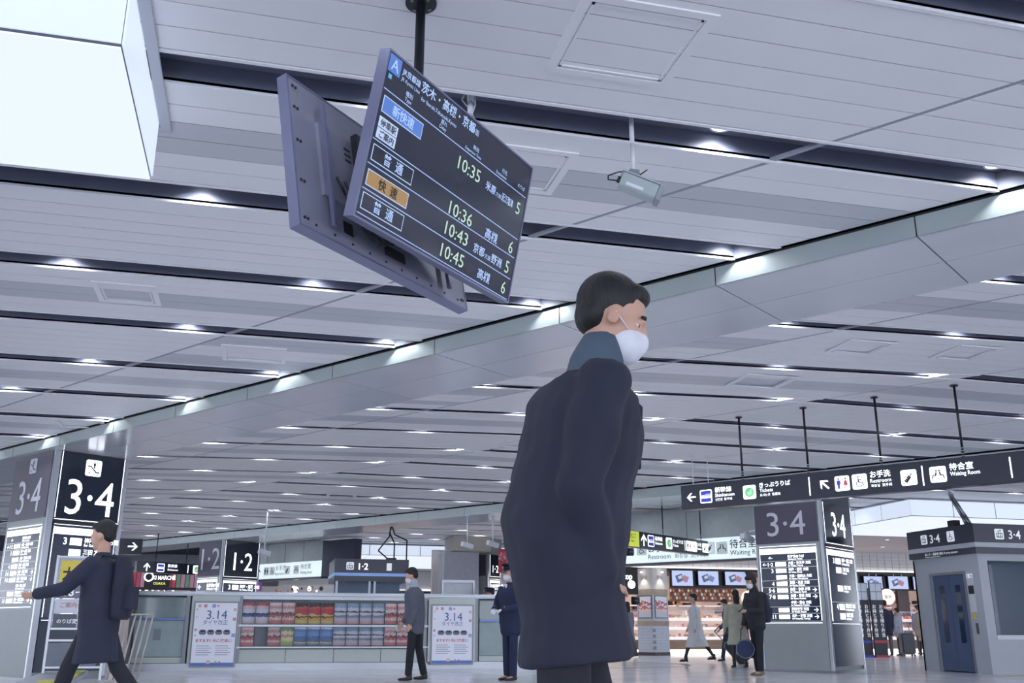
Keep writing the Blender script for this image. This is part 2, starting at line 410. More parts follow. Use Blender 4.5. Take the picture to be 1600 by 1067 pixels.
# ------------------------------------------------------------------ light boxes
def light_box(label, x0, x1, y0, y1, z0, z1, nx, ny, mx=(), my=()):
    t = E('light_box', label, 'light', ((x0 + x1) / 2, (y0 + y1) / 2, z0)); cx, cy = (x0 + x1) / 2, (y0 + y1) / 2
    X = [x0 + (x1 - x0) * i / nx - cx for i in range(nx + 1)]; Y = [y0 + (y1 - y0) * i / ny - cy for i in range(ny + 1)]; h = z1 - z0; g = .013
    for i in range(nx):
        for j in range(ny): bx('bottom_panel', lightbox_m, X[i] + g, X[i + 1] - g, Y[j] + g, Y[j + 1] - g, 0, .01, t)
        bx('side_panel', lightbox_s, X[i] + g, X[i + 1] - g, Y[0], Y[0] + .01, .024, h, t)
        bx('side_panel', lightbox_s, X[i] + g, X[i + 1] - g, Y[-1] - .01, Y[-1], .024, h, t)
    for j in range(ny):
        bx('side_panel', lightbox_s, X[0], X[0] + .01, Y[j] + g, Y[j + 1] - g, .024, h, t)
        bx('side_panel', lightbox_s, X[-1] - .01, X[-1], Y[j] + g, Y[j + 1] - g, .024, h, t)
    bx('frame', joint_m, X[0] + .012, X[-1] - .012, Y[0] + .012, Y[-1] - .012, .012, h - .002, t)
    bm = bm_new(); w = .07
    for a, b, c, d in ((X[0] - w, X[-1] + w, Y[0] - w, Y[0] - .01), (X[0] - w, X[-1] + w, Y[-1] + .01, Y[-1] + w), (X[0] - w, X[0] - .01, Y[0] - .01, Y[-1] + .01), (X[-1] + .01, X[-1] + w, Y[0] - .01, Y[-1] + .01)):
        box(bm, a, b, c, d, h - .02, h)
    O('rim', bm, seam_m, t); return t
light_box('large glowing white light box on the ceiling, cut by the upper left corner', -4.6, -.79, 4.29, 5.74, 3.39, 3.775, 1, 1)
light_box('glowing panelled light box above the grey lift at the right', 15.0, 24.6, 20.05, 24.6, 3.39, 3.80, 8, 4)
light_box('distant glowing light box above the small black lift header in the centre', 2.1, 9.6, 36.2, 43.6, 3.39, 3.79, 4, 4)

# ------------------------------------------------------------------ departure screens back to back on one pole
screen_glass = mat('screen_glass', '2b2e3d', .12, em=.05, emc='3a3f58', var=.05, spec=.7)
scr_blue = mat('screen_blue', '4f74b8', .4, em=.35); scr_or = mat('screen_orange', 'a8834f', .4, em=.2); scr_w = mat('screen_white', 'a9c0e4', .4, em=.4)
scr_g = mat('screen_green_white', 'b4c9b6', .4, em=.4); scr_line = mat('screen_line', '9db4e0', .4, em=.4); scr_pl = mat('screen_plate', 'b6c6de', .4, em=.35); scr_cy = mat('screen_cyan', '58a8c8', .4, em=.35)
bezel = mat('bezel_metal', '777b98', .35, .5); scr_back = mat('screen_back', '84879a', .45, .3, var=.1, scale=5); bezel_l = mat('bezel_bottom', '9297a6', .4, .3)
SWD, SHT = 1.27, .754
def screen(label, c, yaw, tilt):
    t = E('display_screen', label, 'screen', c, 0, None); t.rotation_euler = (tilt, 0, yaw)
    hw, hh = SWD / 2, SHT / 2
    bx('back_cover', scr_back, -hw + .004, hw - .004, .006, .048, -hh + .004, hh - .004, t)
    bm = bm_new(); f = .009
    for a in ((-hw, hw, hh - f, hh), (-hw, hw, -hh, -hh + f), (-hw, -hw + f, -hh + f, hh - f), (hw - f, hw, -hh + f, hh - f)): box(bm, a[0], a[1], -.004, .05, a[2], a[3])
    O('bezel', bm, bezel, t)
    bx('glass', screen_glass, -hw + f, hw - f, -.001, .005, -hh + f, hh - f, t)
    # back details: raised housing, vents, brackets, screws
    bm = bm_new(); plate(bm, [(-.47, -.17), (-.47, .20), (.47, .20), (.47, -.17)], .048, .066); O('rear_housing', bm, scr_back, t)
    for x in (-.45, .43): bx('bracket_rail', bezel, x, x + .018, .066, .084, -.32, .30, t)
    bm = bm_new()
    for x in (-.22, .22):
        box(bm, x - .02, x + .02, .066, .10, -.22, .24)
    box(bm, -.26, .26, .10, .115, -.03, .05); O('mount_bracket', bm, black_metal, t)
    bm = bm_new()
    for i in range(9):
        for j in range(3): box(bm, -.30 + i * .07, -.26 + i * .07, .0665, .069, .08 + j * .03, .09 + j * .03)
    box(bm, -.1, .05, .048, .056, -.30, -.25); box(bm, .28, .34, .048, .051, -.30, -.24); O('vent', bm, black, t, kind='stuff')
    bm = bm_new()
    for x in (-.60, -.585, .58, .60):
        for z in (-.33, -.15, .05, .22, .33): cyl(bm, (x, .048, z), (x, .053, z), .007, n=8)
    for i in range(10): cyl(bm, (-.55 + i * .12, .048, -.34), (-.55 + i * .12, .052, -.34), .006, n=8)
    O('screw', bm, black, t, kind='stuff')
    for a in range(3):
        cb = bm_new(); x0 = .1 + a * .05
        wire(cb, [(x0 + .02 * math.sin(i), .075 + .02 * math.sin(i * 1.7 + a), -.10 - .17 * math.sin(math.pi * i / 10) + (x0 * .0)) if False else (x0 - .3 + .05 * i, .085, -.06 - (.2 + .02 * a) * math.sin(math.pi * i / 10)) for i in range(11)], .006)
        O('cable', cb, black, t)
    return t
C1v, C2v = Vector((.771, 4.073, 2.753)), Vector((.425, 4.235, 2.695))
NV = Vector((math.sin(.798), -math.cos(.798), 0))
s1 = screen('departure screen facing left with train times and platform numbers', C1v, .798, -.203)
s1.rotation_euler = (.203, 0, .798)
Ls = -.0045
def sl(s, u, v, size, m, **k): return txt(s1, s, u, v, size, m, y=Ls, **k)
def rc(name, m, u0, u1, v0, v1, d=.0018): return bx(name, m, u0, u1, -.001 - d, -.001, v0, v1, s1)
def frame_rc(u0, u1, v0, v1, m, w=.004):
    bm = bm_new(); plate(bm, [(u0, v0), (u0, v1), (u1, v1), (u1, v0)], -.0024, -.001)
    O('plate_edge', bm, m, s1); rc('plate_fill', screen_glass, u0 + w, u1 - w, v0 + w, v1 - w, .0019)
rc('line_badge', scr_blue, -.619, -.538, .285, .363); sl('A', -.578, .297, .075, scr_w, al='CENTER'); rc('line_badge', scr_cy, -.606, -.585, .255, .275)
sl('JR京都線', -.525, .315, .034, scr_w, bold=.01); sl('JR Kyoto Line', -.525, .285, .024, scr_w)
sl('茨木・高槻・京都', -.385, .308, .056, scr_w, bold=.012); sl('方面', .032, .308, .034, scr_w); sl('for Ibaraki,Takatsuki,Kyoto', -.372, .266, .026, scr_w)
sl('種別', -.478, .238, .026, scr_w); sl('Type', -.478, .214, .024, scr_w); sl('遅れ', -.205, .238, .026, scr_w); sl('Delay', -.21, .214, .024, scr_w)
sl('時刻', .075, .235, .026, scr_w); sl('Departure Time', .01, .21, .022, scr_w); sl('行先', .35, .232, .026, scr_w); sl('Destination', .30, .208, .022, scr_w); sl('のりば', .515, .222, .024, scr_w)
for v, va in ((.203, .197), (-.024, -.036), (-.133, -.137), (-.243, -.253), (-.352, -.362)):
    bm = bm_new(); plate(bm, [(-.617, v - .002), (-.617, v + .002), (.612, va + .002), (.612, va - .002)], -.0022, -.001); O('rule_line', bm, scr_line, s1)
rc('type_plate', scr_pl, -.604, -.317, .102, .176); rc('type_plate', scr_blue, -.600, -.321, .106, .172, .0022); sl('新快速', -.46, .120, .052, scr_w, al='CENTER', bold=.012)
for v, s in ((.036, '停車駅'), (-.014, 'ご案内')): rc('type_plate', scr_pl, -.604, -.475, v, v + .046); sl(s, -.54, v + .009, .036, dark_letter, al='CENTER', bold=.012)
for v in (-.116, -.33): frame_rc(-.604, -.317, v, v + .072, scr_pl); sl('普  通', -.46, v + .016, .054, scr_w, al='CENTER', bold=.012)
rc('type_plate', scr_pl, -.604, -.317, -.226, -.156); rc('type_plate', scr_or, -.600, -.321, -.222, -.160, .0022); sl('快  速', -.46, -.212, .052, dark_letter, al='CENTER', bold=.012)
for v, s in ((.098, '10:35'), (-.128, '10:36'), (-.228, '10:43'), (-.337, '10:45')): sl(s, -.036, v, .090, scr_g, sx=1.1)
sl('米原', .235, .100, .048, scr_w, bold=.01); sl('方面', .335, .100, .026, scr_w); sl('近江塩津', .39, .100, .046, scr_w, sx=.62, bold=.01)
sl('高槻', .305, -.125, .056, scr_w, bold=.01, sx=1.05); sl('京都', .232, -.226, .052, scr_w, bold=.01); sl('方面', .34, -.226, .028, scr_w); sl('野洲', .40, -.226, .052, scr_w, bold=.01); sl('高槻', .305, -.335, .056, scr_w, bold=.01, sx=1.05)
for v, s in ((.085, '5'), (-.128, '6'), (-.235, '5'), (-.345, '6')): sl(s, .535, v, .092, scr_g)
# the far screen turned the other way round: its rear towards us
s2 = screen('rear side of the second screen, grey with rails and cables', C2v, .798 + math.pi, .19)
pole = E('ceiling_pole', 'black ceiling pole that carries the pair of departure screens', 'pole', (.589, 4.119, 3.78))
bm = bm_new(); cyl(bm, (0, 0, -1.30), (0, 0, -.02), .024, n=20); O('tube', bm, black_metal, pole)
bm = bm_new(); cyl(bm, (0, 0, -.02), (0, 0, -.001), .078, n=28); O('flange', bm, black_metal, pole)
bm = bm_new()
for i in range(4): cyl(bm, (.055 * math.cos(i * 1.57 + .5), .055 * math.sin(i * 1.57 + .5), -.028), (.055 * math.cos(i * 1.57 + .5), .055 * math.sin(i * 1.57 + .5), -.02), .009, n=8)
O('bolt', bm, steel_d, pole)
bm = bm_new(); box(bm, -.20, .20, -.018, .018, -1.12, -1.02); box(bm, -.05, .05, -.05, .05, -1.2, -.96); o = O('mount_arm', bm, black_metal, pole); o.rotation_euler = (0, 0, .798)
bm = bm_new(); cyl(bm, (0, 0, -.70), (0, 0, -.68), .03, n=20); O('collar', bm, steel_d, pole)

# ------------------------------------------------------------------ cctv camera and bracket fittings in the slot
def ceiling_mount(root, z0, rod, r=.012):
    bm = bm_new(); cyl(bm, (0, 0, -.018), (0, 0, -.001), .06, n=24); O('base_flange', bm, white_paint, root)
    bm = bm_new(); cyl(bm, (0, 0, -rod * .55), (0, 0, -.018), r * 1.25, n=14); cyl(bm, (0, 0, -rod), (0, 0, -rod * .55), r, n=14); O('drop_rod', bm, white_paint, root)
pt = aty(986, 181, 5.05); t = E('cctv_camera', 'boxy grey security camera hanging from a white rod in the ceiling slot', 'camera', (pt.x, 5.05, 3.925))
ceiling_mount(t, 0, .46)
bm = bm_new(); box(bm, -.10, .14, -.045, .045, -.045, .05); bmesh.ops.bevel(bm, geom=bm.edges[:], offset=.006, segments=2, affect='EDGES'); hou = mat('camera_housing', 'a5b0b4', .35, var=.03)
body = O('housing', bm, hou, t, loc=(.01, 0, -.545)); body.rotation_euler = (0, R(22), R(-12))
bx('visor', hou, -.11, .17, -.052, .052, .05, .058, body)
bx('front_hood', mat('hood_grey', '8e97a0', .4), .14, .17, -.05, .05, -.05, .052, body); bx('window', black, .170, .172, -.035, .035, -.035, .035, body)
bx('side_plate', white_paint, -.06, .05, -.0475, -.045, -.03, -.01, body)
bm = bm_new(); cyl(bm, (-.12, .0, .015), (-.10, 0, .015), .014, n=12); cyl(bm, (-.12, -.025, -.015), (-.10, -.025, -.015), .014, n=12); O('connector', bm, black, body)
bm = bm_new(); wire(bm, [(-.12, -.02, -.015), (-.17, -.02, -.03), (-.18, -.01, -.0), (-.13, .01, .06), (-.05, .0, .09), (.0, 0, .09), (.03, 0, .14)], .0045); O('cable', bm, black, body)
bm = bm_new(); box(bm, -.03, .03, -.03, .03, -.50, -.44); box(bm, -.02, .04, -.012, .012, -.52, -.45); O('tilt_bracket', bm, steel, t)
pt = aty(735, 150, 5.05); t = E('ceiling_bracket', 'small white ceiling bracket with cables behind the top edge of the departure screen', 'bracket', (pt.x, 5.05, 3.925))
ceiling_mount(t, 0, .2, .016); bm = bm_new(); wire(bm, [(.02, 0, -.02), (.03, .01, -.12), (.012, .02, -.18), (.03, .0, -.24)], .008); wire(bm, [(-.02, 0, -.02), (-.05, .01, -.1), (.0, .02, -.15), (.01, .0, -.22)], .004); O('cable', bm, white_paint, t)

# ------------------------------------------------------------------ pictograms
blue_i = mat('icon_blue', '3a3fb0', .5, em=.5); red_i = mat('icon_red', 'c03a55', .5, em=.5); green_i = mat('icon_green', '6fc07c', .5, em=.6); ink = mat('icon_ink', '2c2d36', .6); yel = mat('sign_yellow', 'c3cf4a', .5, em=.6)
def fig_person(bm, x, z, h, skirt=False, y=(-.012, -.009)):
    plate(bm, circ(x, z + h * .90, h * .095, 12), *y)
    if skirt: plate(bm, [(x - h * .09, z + h * .76), (x + h * .09, z + h * .76), (x + h * .20, z + h * .30), (x - h * .20, z + h * .30)], *y)
    else: plate(bm, [(x - h * .17, z + h * .77), (x + h * .17, z + h * .77), (x + h * .17, z + h * .38), (x + h * .10, z + h * .38), (x + h * .10, z), (x - h * .10, z), (x - h * .10, z + h * .38), (x - h * .17, z + h * .38)], *y)
    if skirt:
        for d in (-.07, .07): plate(bm, [(x + h * (d - .03), z), (x + h * (d - .03), z + h * .3), (x + h * (d + .03), z + h * .3), (x + h * (d + .03), z)], *y)
def icon(parent, kind, x, z, s, base=None, ink_m=None, y=0.0):
    """square pictogram plate centred on x,z with raised figures"""
    h = s / 2; bm = bm_new(); plate(bm, rrect(x - h, x + h, z - h, z + h, s * .12)[::-1], -.008 + y, 0 + y); p = O('pictogram', bm, base or white_em, parent)
    Y = (-.0105 + y, -.008 + y); k = ink_m or ink
    def fg(pl, m):
        b = bm_new()
        for q in pl: plate(b, q, *Y)
        O('figure', b, m, p)
    if kind == 'wc':
        b = bm_new(); fig_person(b, x - .24 * s, z - .36 * s, .74 * s, False, Y); O('figure', b, blue_i if not ink_m else k, p)
        b = bm_new(); fig_person(b, x + .24 * s, z - .36 * s, .74 * s, True, Y); O('figure', b, red_i if not ink_m else k, p); fg([[(x - .012 * s, z - .4 * s), (x - .012 * s, z + .4 * s), (x + .012 * s, z + .4 * s), (x + .012 * s, z - .4 * s)]], k)
    elif kind == 'chair':
        a = [(x + s * (-.02 + .22 * math.cos(t)), z + s * (-.14 + .22 * math.sin(t))) for t in [R(100 + i * 22) for i in range(12)]]; i_ = [(x + s * (-.02 + .17 * math.cos(t)), z + s * (-.14 + .17 * math.sin(t))) for t in [R(100 + i * 22) for i in range(12)]]
        fg([circ(x - .08 * s, z + .33 * s, .06 * s, 10)] + [[a[i], a[i + 1], i_[i + 1], i_[i]] for i in range(11)] +
           [[(x - .12 * s, z + .24 * s), (x - .05 * s, z + .24 * s), (x - .02 * s, z - .06 * s), (x - .09 * s, z - .06 * s)], [(x - .06 * s, z - .01 * s), (x + .15 * s, z - .01 * s), (x + .15 * s, z - .07 * s), (x - .06 * s, z - .07 * s)],
            [(x + .12 * s, z - .02 * s), (x + .18 * s, z - .02 * s), (x + .30 * s, z - .28 * s), (x + .24 * s, z - .31 * s)], [(x - .05 * s, z + .14 * s), (x + .13 * s, z + .14 * s), (x + .13 * s, z + .09 * s), (x - .05 * s, z + .09 * s)]], k)
    elif kind == 'bottle':
        def rt(px, pz): c_, s_ = math.cos(R(-38)), math.sin(R(-38)); return (x + px * s * c_ - pz * s * s_, z + px * s * s_ + pz * s * c_)
        fg([[rt(-.12, -.36), rt(-.12, .12), rt(.12, .12), rt(.12, -.36)], [rt(-.06, .14), rt(-.06, .20), rt(.06, .20), rt(.06, .14)], [rt(-.04, .22), rt(-.03, .34), rt(.03, .34), rt(.04, .22)]], k)
        fg([[rt(-.12, d), rt(-.12, d + .03), rt(-.02, d + .03), rt(-.02, d)] for d in (-.25, -.13, -.01)], base or white_em)
    elif kind == 'wait':
        L = []
        for g in (-1, 1):
            L += [circ(x + g * .10 * s, z + .24 * s, .06 * s, 10), [(x + g * .06 * s, z + .16 * s), (x + g * .15 * s, z + .16 * s), (x + g * .20 * s, z - .06 * s), (x + g * .10 * s, z - .06 * s)],
                  [(x + g * .10 * s, z - .02 * s), (x + g * .32 * s, z - .02 * s), (x + g * .32 * s, z - .09 * s), (x + g * .10 * s, z - .09 * s)], [(x + g * .27 * s, z - .04 * s), (x + g * .34 * s, z - .04 * s), (x + g * .40 * s, z - .28 * s), (x + g * .33 * s, z - .28 * s)]]
        fg(L, k)
    elif kind == 'train':
        fg([[(x - .42 * s, z + .08 * s), (x - .1 * s, z + .12 * s), (x + .42 * s, z + .12 * s), (x + .42 * s, z + .42 * s), (x - .42 * s, z + .42 * s)]], blue_i)
        fg([[(x - .42 * s, z - .42 * s), (x - .42 * s, z - .14 * s), (x + .42 * s, z - .14 * s), (x + .42 * s, z - .42 * s)]], blue_i)
        fg([[(x - .40 * s, z - .08 * s), (x - .16 * s, z + .10 * s), (x + .05 * s, z + .20 * s), (x + .42 * s, z + .20 * s), (x + .42 * s, z - .08 * s)]], white_soft)
        fg([[(x - .1 * s + i * .12 * s, z + .08 * s), (x - .1 * s + i * .12 * s, z + .13 * s), (x - .03 * s + i * .12 * s, z + .13 * s), (x - .03 * s + i * .12 * s, z + .08 * s)] for i in range(4)], k)
    elif kind == 'ticket':
        fg([circ(x, z, .36 * s, 20)], green_i); fg([circ(x + .02 * s, z - .04 * s, .20 * s, 14)[:9], [(x - .02 * s, z + .02 * s), (x + .14 * s, z + .26 * s), (x + .26 * s, z + .16 * s), (x + .12 * s, z - .04 * s)]], white_soft)
    elif kind in ('lift', 'stair', 'escal'):
        if kind == 'lift':
            fg([[(x - .34 * s, z - .36 * s), (x - .34 * s, z + .12 * s), (x + .34 * s, z + .12 * s), (x + .34 * s, z - .36 * s)]], k)
            b = bm_new()
            for g in (-.2, 0, .2): fig_person(b, x + g * s, z - .30 * s, .38 * s, False, (Y[0] - .002, Y[0]))
            O('figure', b, base or white_em, p)
            fg([[(x - .2 * s, z + .2 * s), (x - .1 * s, z + .38 * s), (x, z + .2 * s)], [(x + .02 * s, z + .38 * s), (x + .12 * s, z + .2 * s), (x + .22 * s, z + .38 * s)]], k)
        else:
            fg([[(x - .40 * s, z + .06 * s), (x - .40 * s, z + .13 * s), (x - .18 * s, z + .13 * s), (x + .20 * s, z - .22 * s), (x + .40 * s, z - .22 * s), (x + .40 * s, z - .30 * s), (x + .16 * s, z - .30 * s), (x - .20 * s, z + .06 * s)]], k)
            b = bm_new(); fig_person(b, x + .04 * s, z - .02 * s, .42 * s, False, Y); O('figure', b, k, p)
            fg([[(x - .34 * s, z - .30 * s), (x - .22 * s, z - .38 * s), (x - .20 * s, z - .26 * s)]], k)
    return p
def arrow(parent, x, z, s, ang, m, y=0.0):
    c, si = math.cos(R(ang)), math.sin(R(ang)); f = lambda a, b: (x + s * (a * c - b * si), z + s * (a * si + b * c)); bm = bm_new()
    for poly in ([f(-.5, -.07), f(.36, -.07), f(.36, .07), f(-.5, .07)], [f(.5, 0), f(.06, .42), f(-.10, .42), f(.30, 0)], [f(.5, 0), f(.30, 0), f(-.10, -.42), f(.06, -.42)]):
        plate(bm, poly, -.006 + y, -.001 + y)
    O('arrow', bm, m, parent)

# ------------------------------------------------------------------ hanging direction signs
def sign_body(t, x0, x1, z0, z1, dep=.16, m=None):
    bm = bm_new(); box(bm, x0, x1, .0, dep, z0, z1); bmesh.ops.bevel(bm, geom=bm.edges[:], offset=.004, segments=1, affect='EDGES'); O('housing', bm, m or navy, t)
t = E('hanging_sign', 'long dark overhead sign with Shinkansen, Tickets, Restroom and Waiting Room', 'sign', B(-4.6, 13.2, 2.55), THETA); u0 = -4.6
sign_body(t, -7.62 - u0, -1.2 - u0, 0, .373); zz = -2.55
X = lambda u: u - u0
arrow(t, X(-7.44), 2.732 + zz, .15, 180, white_em); icon(t, 'train', X(-7.185), 2.725 + zz, .20)
txt(t, '新幹線', X(-7.035), 2.775 + zz, .085, white_em, -.003, bold=.012, sx=1.1); txt(t, 'Shinkansen', X(-7.035), 2.702 + zz, .075, white_em, -.003, sx=.98); txt(t, '신칸센  新干线', X(-7.035), 2.645 + zz, .045, white_em, -.003)
icon(t, 'ticket', X(-6.465), 2.727 + zz, .20); txt(t, 'きっぷうりば', X(-6.315), 2.782 + zz, .082, white_em, -.003, bold=.012); txt(t, 'Tickets', X(-6.305), 2.712 + zz, .072, white_em, -.003); txt(t, '표사는곳  售票处', X(-6.305), 2.652 + zz, .045, white_em, -.003)
for u in (-5.54, -3.98, -2.91): bx('divider', white_em, X(u) - .008, X(u) + .008, -.004, 0, 2.60 + zz, 2.86 + zz, t)
arrow(t, X(-5.32), 2.735 + zz, .17, 135, white_em); icon(t, 'wc', X(-5.065), 2.728 + zz, .205); icon(t, 'chair', X(-4.82), 2.73 + zz, .205)
txt(t, 'お手洗', X(-4.68), 2.772 + zz, .10, white_em, -.003, bold=.01, sx=.95); txt(t, 'Restroom', X(-4.68), 2.697 + zz, .075, white_em, -.003, sx=.95); txt(t, '화장실  洗手间', X(-4.67), 2.640 + zz, .045, white_em, -.003)
icon(t, 'bottle', X(-4.16), 2.722 + zz, .205); icon(t, 'wait', X(-3.785), 2.727 + zz, .205)
txt(t, '待合室', X(-3.64), 2.770 + zz, .10, white_em, -.003, bold=.01, sx=1.0); txt(t, 'Waiting Room', X(-3.635), 2.692 + zz, .075, white_em, -.003, sx=.82)
txt(t, '出口', X(-2.5), 2.77 + zz, .10, white_em, -.003)
def drop_rod(t, x, y, z0, z1, m=black_metal, r=.016, fl=.05):
    bm = bm_new(); cyl(bm, (x, y, z0 + .14), (x, y, z1), r, n=12); cyl(bm, (x, y, z1 - .012), (x, y, z1), fl, n=20)
    for i in range(4): cyl(bm, (x, y, z0 + .035 * i), (x, y, z0 + .035 * i + .02), .016 if i % 2 else .022, n=10)
    O('hanging_rod', bm, m, t)
for u in (-6.6, -5.57, -4.53, -3.47, -2.4): drop_rod(t, X(u), .08, .37, zc(13.2) - 2.55 - .01)
# the smaller sign with a yellow exit field, running away from us
p12 = 12.0; RQ = THETA + math.pi / 2
t = E('hanging_sign', 'dark overhead sign with yellow exit field, in front of the white restroom fascia', 'sign', PD * p12 + QD * 17.9 + ZV * 2.56, RQ)
QW = 4.72; sign_body(t, 0, QW, 0, .36)
gap = mat('sign_yellow_ink', '3c4020', .5)
bx('exit_field', yel, .02, .92, -.006, 0, .01, .35, t); arrow(t, .20, .18, .24, 180, gap, -.006); txt(t, '東出口', .42, .20, .12, gap, -.0075); txt(t, 'East Exit', .42, .11, .085, gap, -.0075)
arrow(t, 1.12, .18, .26, 90, white_em); icon(t, 'train', 1.42, .18, .26); txt(t, '新幹線', 1.60, .21, .11, white_em, -.003); txt(t, 'Shinkansen', 1.60, .12, .085, white_em, -.003, sx=.85)
icon(t, 'ticket', 2.22, .18, .26); txt(t, 'きっぷうりば', 2.40, .21, .10, white_em, -.003, sx=.8); txt(t, 'Tickets', 2.40, .12, .085, white_em, -.003); bx('divider', white_em, 2.95, 2.965, -.004, 0, .06, .30, t)
icon(t, 'wc', 3.14, .18, .24); icon(t, 'chair', 3.40, .18, .24); txt(t, 'お手洗', 3.55, .20, .10, white_em, -.003, sx=.7); txt(t, 'Restroom', 3.55, .12, .08, white_em, -.003, sx=.65); icon(t, 'bottle', 3.92, .18, .22)
icon(t, 'wait', 4.13, .18, .22); txt(t, '待合室', 4.25, .20, .09, white_em, -.003, sx=.7); arrow(t, 4.60, .18, .18, 0, white_em)
for x in (.55, 2.1, 3.9): drop_rod(t, x, .08, .36, zc(20) - 2.56 - .01, r=.014)
# the two far left signs
g = aty(180, 860, 27.0); t = E('hanging_sign', 'cropped dark sign with a white right arrow just right of the left column', 'sign', (aty(150, 860, 27).x, 27, 2.62), 0)
xr = aty(221, 860, 27).x - aty(150, 860, 27).x; sign_body(t, 0, xr, 0, .40); arrow(t, xr - .22, .20, .24, 0, white_em); txt(t, 'コンコース', xr - 1.35, .21, .12, white_em, -.003); txt(t, 'Concourse', xr - 1.0, .10, .08, white_em, -.003); drop_rod(t, xr - .6, .08, .40, ztop(t.location.x + xr - .6, 27.08) - 2.62)
a0 = atz(215, 876, 2.92); pp = a0.dot(PD); t = E('hanging_sign', 'dark sign with an up arrow hung above the bread shop', 'sign', PD * pp + QD * a0.dot(QD) + ZV * 2.56, RQ)
wq = (atp(306, 882, pp).dot(QD) - a0.dot(QD)); sign_body(t, 0, wq, 0, .36); arrow(t, .35, .18, .26, 90, white_em); icon(t, 'train', .85, .18, .27); txt(t, '新幹線', 1.1, .21, .12, white_em, -.003); txt(t, 'Shinkansen', 1.1, .10, .09, white_em, -.003)
icon(t, 'ticket', 2.2, .18, .27); txt(t, 'きっぷうりば', 2.45, .21, .12, white_em, -.003); txt(t, 'Tickets', 2.45, .10, .09, white_em, -.003); bx('divider', white_em, wq * .86, wq * .86 + .03, -.004, 0, .05, .31, t)
for x in (wq * .32, wq * .85): drop_rod(t, x, .08, .36, 1.28)

# ------------------------------------------------------------------ columns with platform signs
def info_rows(t, x0, x1, z0, z1, rows, y=-.012, em=None):
    bx('info_board', mat('info_board_navy', '16233a', .25, em=.12, emc='1c3358'), x0, x1, y, 0, z0, z1, t)
    h = z1 - z0; w = x1 - x0; bx('header_strip', white_em, x0 + .005, x1 - .005, y - .004, y, z1 - h * .085, z1 - .01, t)
    bm = bm_new()
    for a in ((x0 - .008, x0, z0, z1), (x1, x1 + .008, z0, z1), (x0 - .008, x1 + .008, z1 + .03, z1 + .038), (x0 - .008, x1 + .008, z0 - .05, z0 - .042)): box(bm, a[0], a[1], y - .002, 0, a[2], a[3])
    O('light_edge', bm, white_em, t)
    n = len(rows); rh = h * .90 / n
    for i, (num, plt, txt1, ar) in enumerate(rows):
        zt = z1 - h * .095 - rh * (i + 1)
        if i and num: bx('rule_line', white_soft, x0 + .01, x1 - .01, y - .003, y, zt + rh - .003, zt + rh + .003, t)
        if num: txt(t, num, x0 + w * .23, zt + rh * .22, rh * .85, white_em, y - .003, al='RIGHT', bold=.01)
        if plt: bx('name_plate', white_em, x0 + w * .27, x0 + w * .46, y - .004, y, zt + rh * .18, zt + rh * .82, t)
        if txt1: txt(t, txt1[0], x0 + w * .50, zt + rh * .46, rh * .50, white_em, y - .003, sx=.9, bold=.02); txt(t, txt1[1], x0 + w * .50, zt + rh * .12, rh * .34, white_em, y - .003, sx=.95, bold=.02)
        if ar: arrow(t, x0 + w * .93, zt + rh * .5, rh * .7, 0 if ar > 0 else 180, white_em, y - .002)
ROWS = [('←', 0, ('新幹線のりば', 'Shinkansen Tracks'), 0), ('←1·2', 1, ('大阪・天王寺 方面', 'for Osaka, Tennoji'), 0), ('3', 1, ('神戸・姫路 方面', 'for Kobe, Himeji'), 0), ('', 1, ('三田・福知山 方面', 'for Sanda, Fukuchiyama'), 0),
        ('4', 1, ('京都・米原 方面', 'for Kyoto, Maibara'), 0), ('5·6', 1, ('高槻・京都 方面', 'for Takatsuki, Kyoto'), 1), ('7·8', 1, ('京都・草津 方面', 'for Kyoto, Kusatsu'), 1), ('', 0, ('金沢・富山 方面', 'for Kanazawa, Toyama'), 0), (' ', 1, ('関西空港 方面', 'for Kansai Airport'), 1), ('11', 1, ('北陸・敦賀 方面', 'for Hokuriku, Tsuruga'), 1)]
def column(name_label, u_corner, q0, wu, wq, zt, number, ztop, zbot, icon_kind=None, board=(.9, 2.27), small=False):
    """corner nearest to us at (u_corner, q0); left face looks to -Q, right face looks to +u"""
    t = E('column', name_label, 'column', B(u_corner, q0), THETA)
    bm = bm_new(); box(bm, -wu + .03, -.03, .03, wq - .03, 0, zt); O('core', bm, colface, t)
    bx('left_panel', colface, -wu + .02, -.07, .0, .03, .04, zt - .002, t); bx('right_panel', mat('column_glass', '2a3648', .22, 0, spec=.3), -.03, 0, .10, wq - .08, .12, zt - .002, t)
    for x0, x1, y0, y1 in ((-.065, .005, -.005, .09), (-.03, .005, wq - .075, wq), (-wu, -wu + .045, -.005, .03)):
        bm = bm_new(); box(bm, x0, x1, y0, y1, 0, zt); bmesh.ops.bevel(bm, geom=[e for e in bm.edges if abs(e.verts[0].co.z - e.verts[1].co.z) > .5], offset=.012, segments=3, affect='EDGES'); O('corner_post', bm, steel, t)
    bx('plinth', steel_d, -wu - .004, .012, -.012, wq + .004, 0, .045, t)
    # left face: unlit board with grey numerals
    bx('number_board', purple, -wu + .02, -.085, -.012, 0, zbot, ztop, t); w = wu - .105; hh = ztop - zbot
    if wu < 1:
        bpy.data.objects.remove(t.children[-1]); return t, None
    c = -wu + .02 + w / 2; k = .80 if icon_kind else hh * .88
    txt(t, number, c, zbot + (hh * .19 if not icon_kind else hh * .10), k, grey_letter, -.014, al='CENTER', sx=1.02 if not icon_kind else .9)
    if icon_kind: icon(t, icon_kind, c + .02, ztop - .19, .25, grey_letter, purple, -.012)
    return t, (wu, wq)
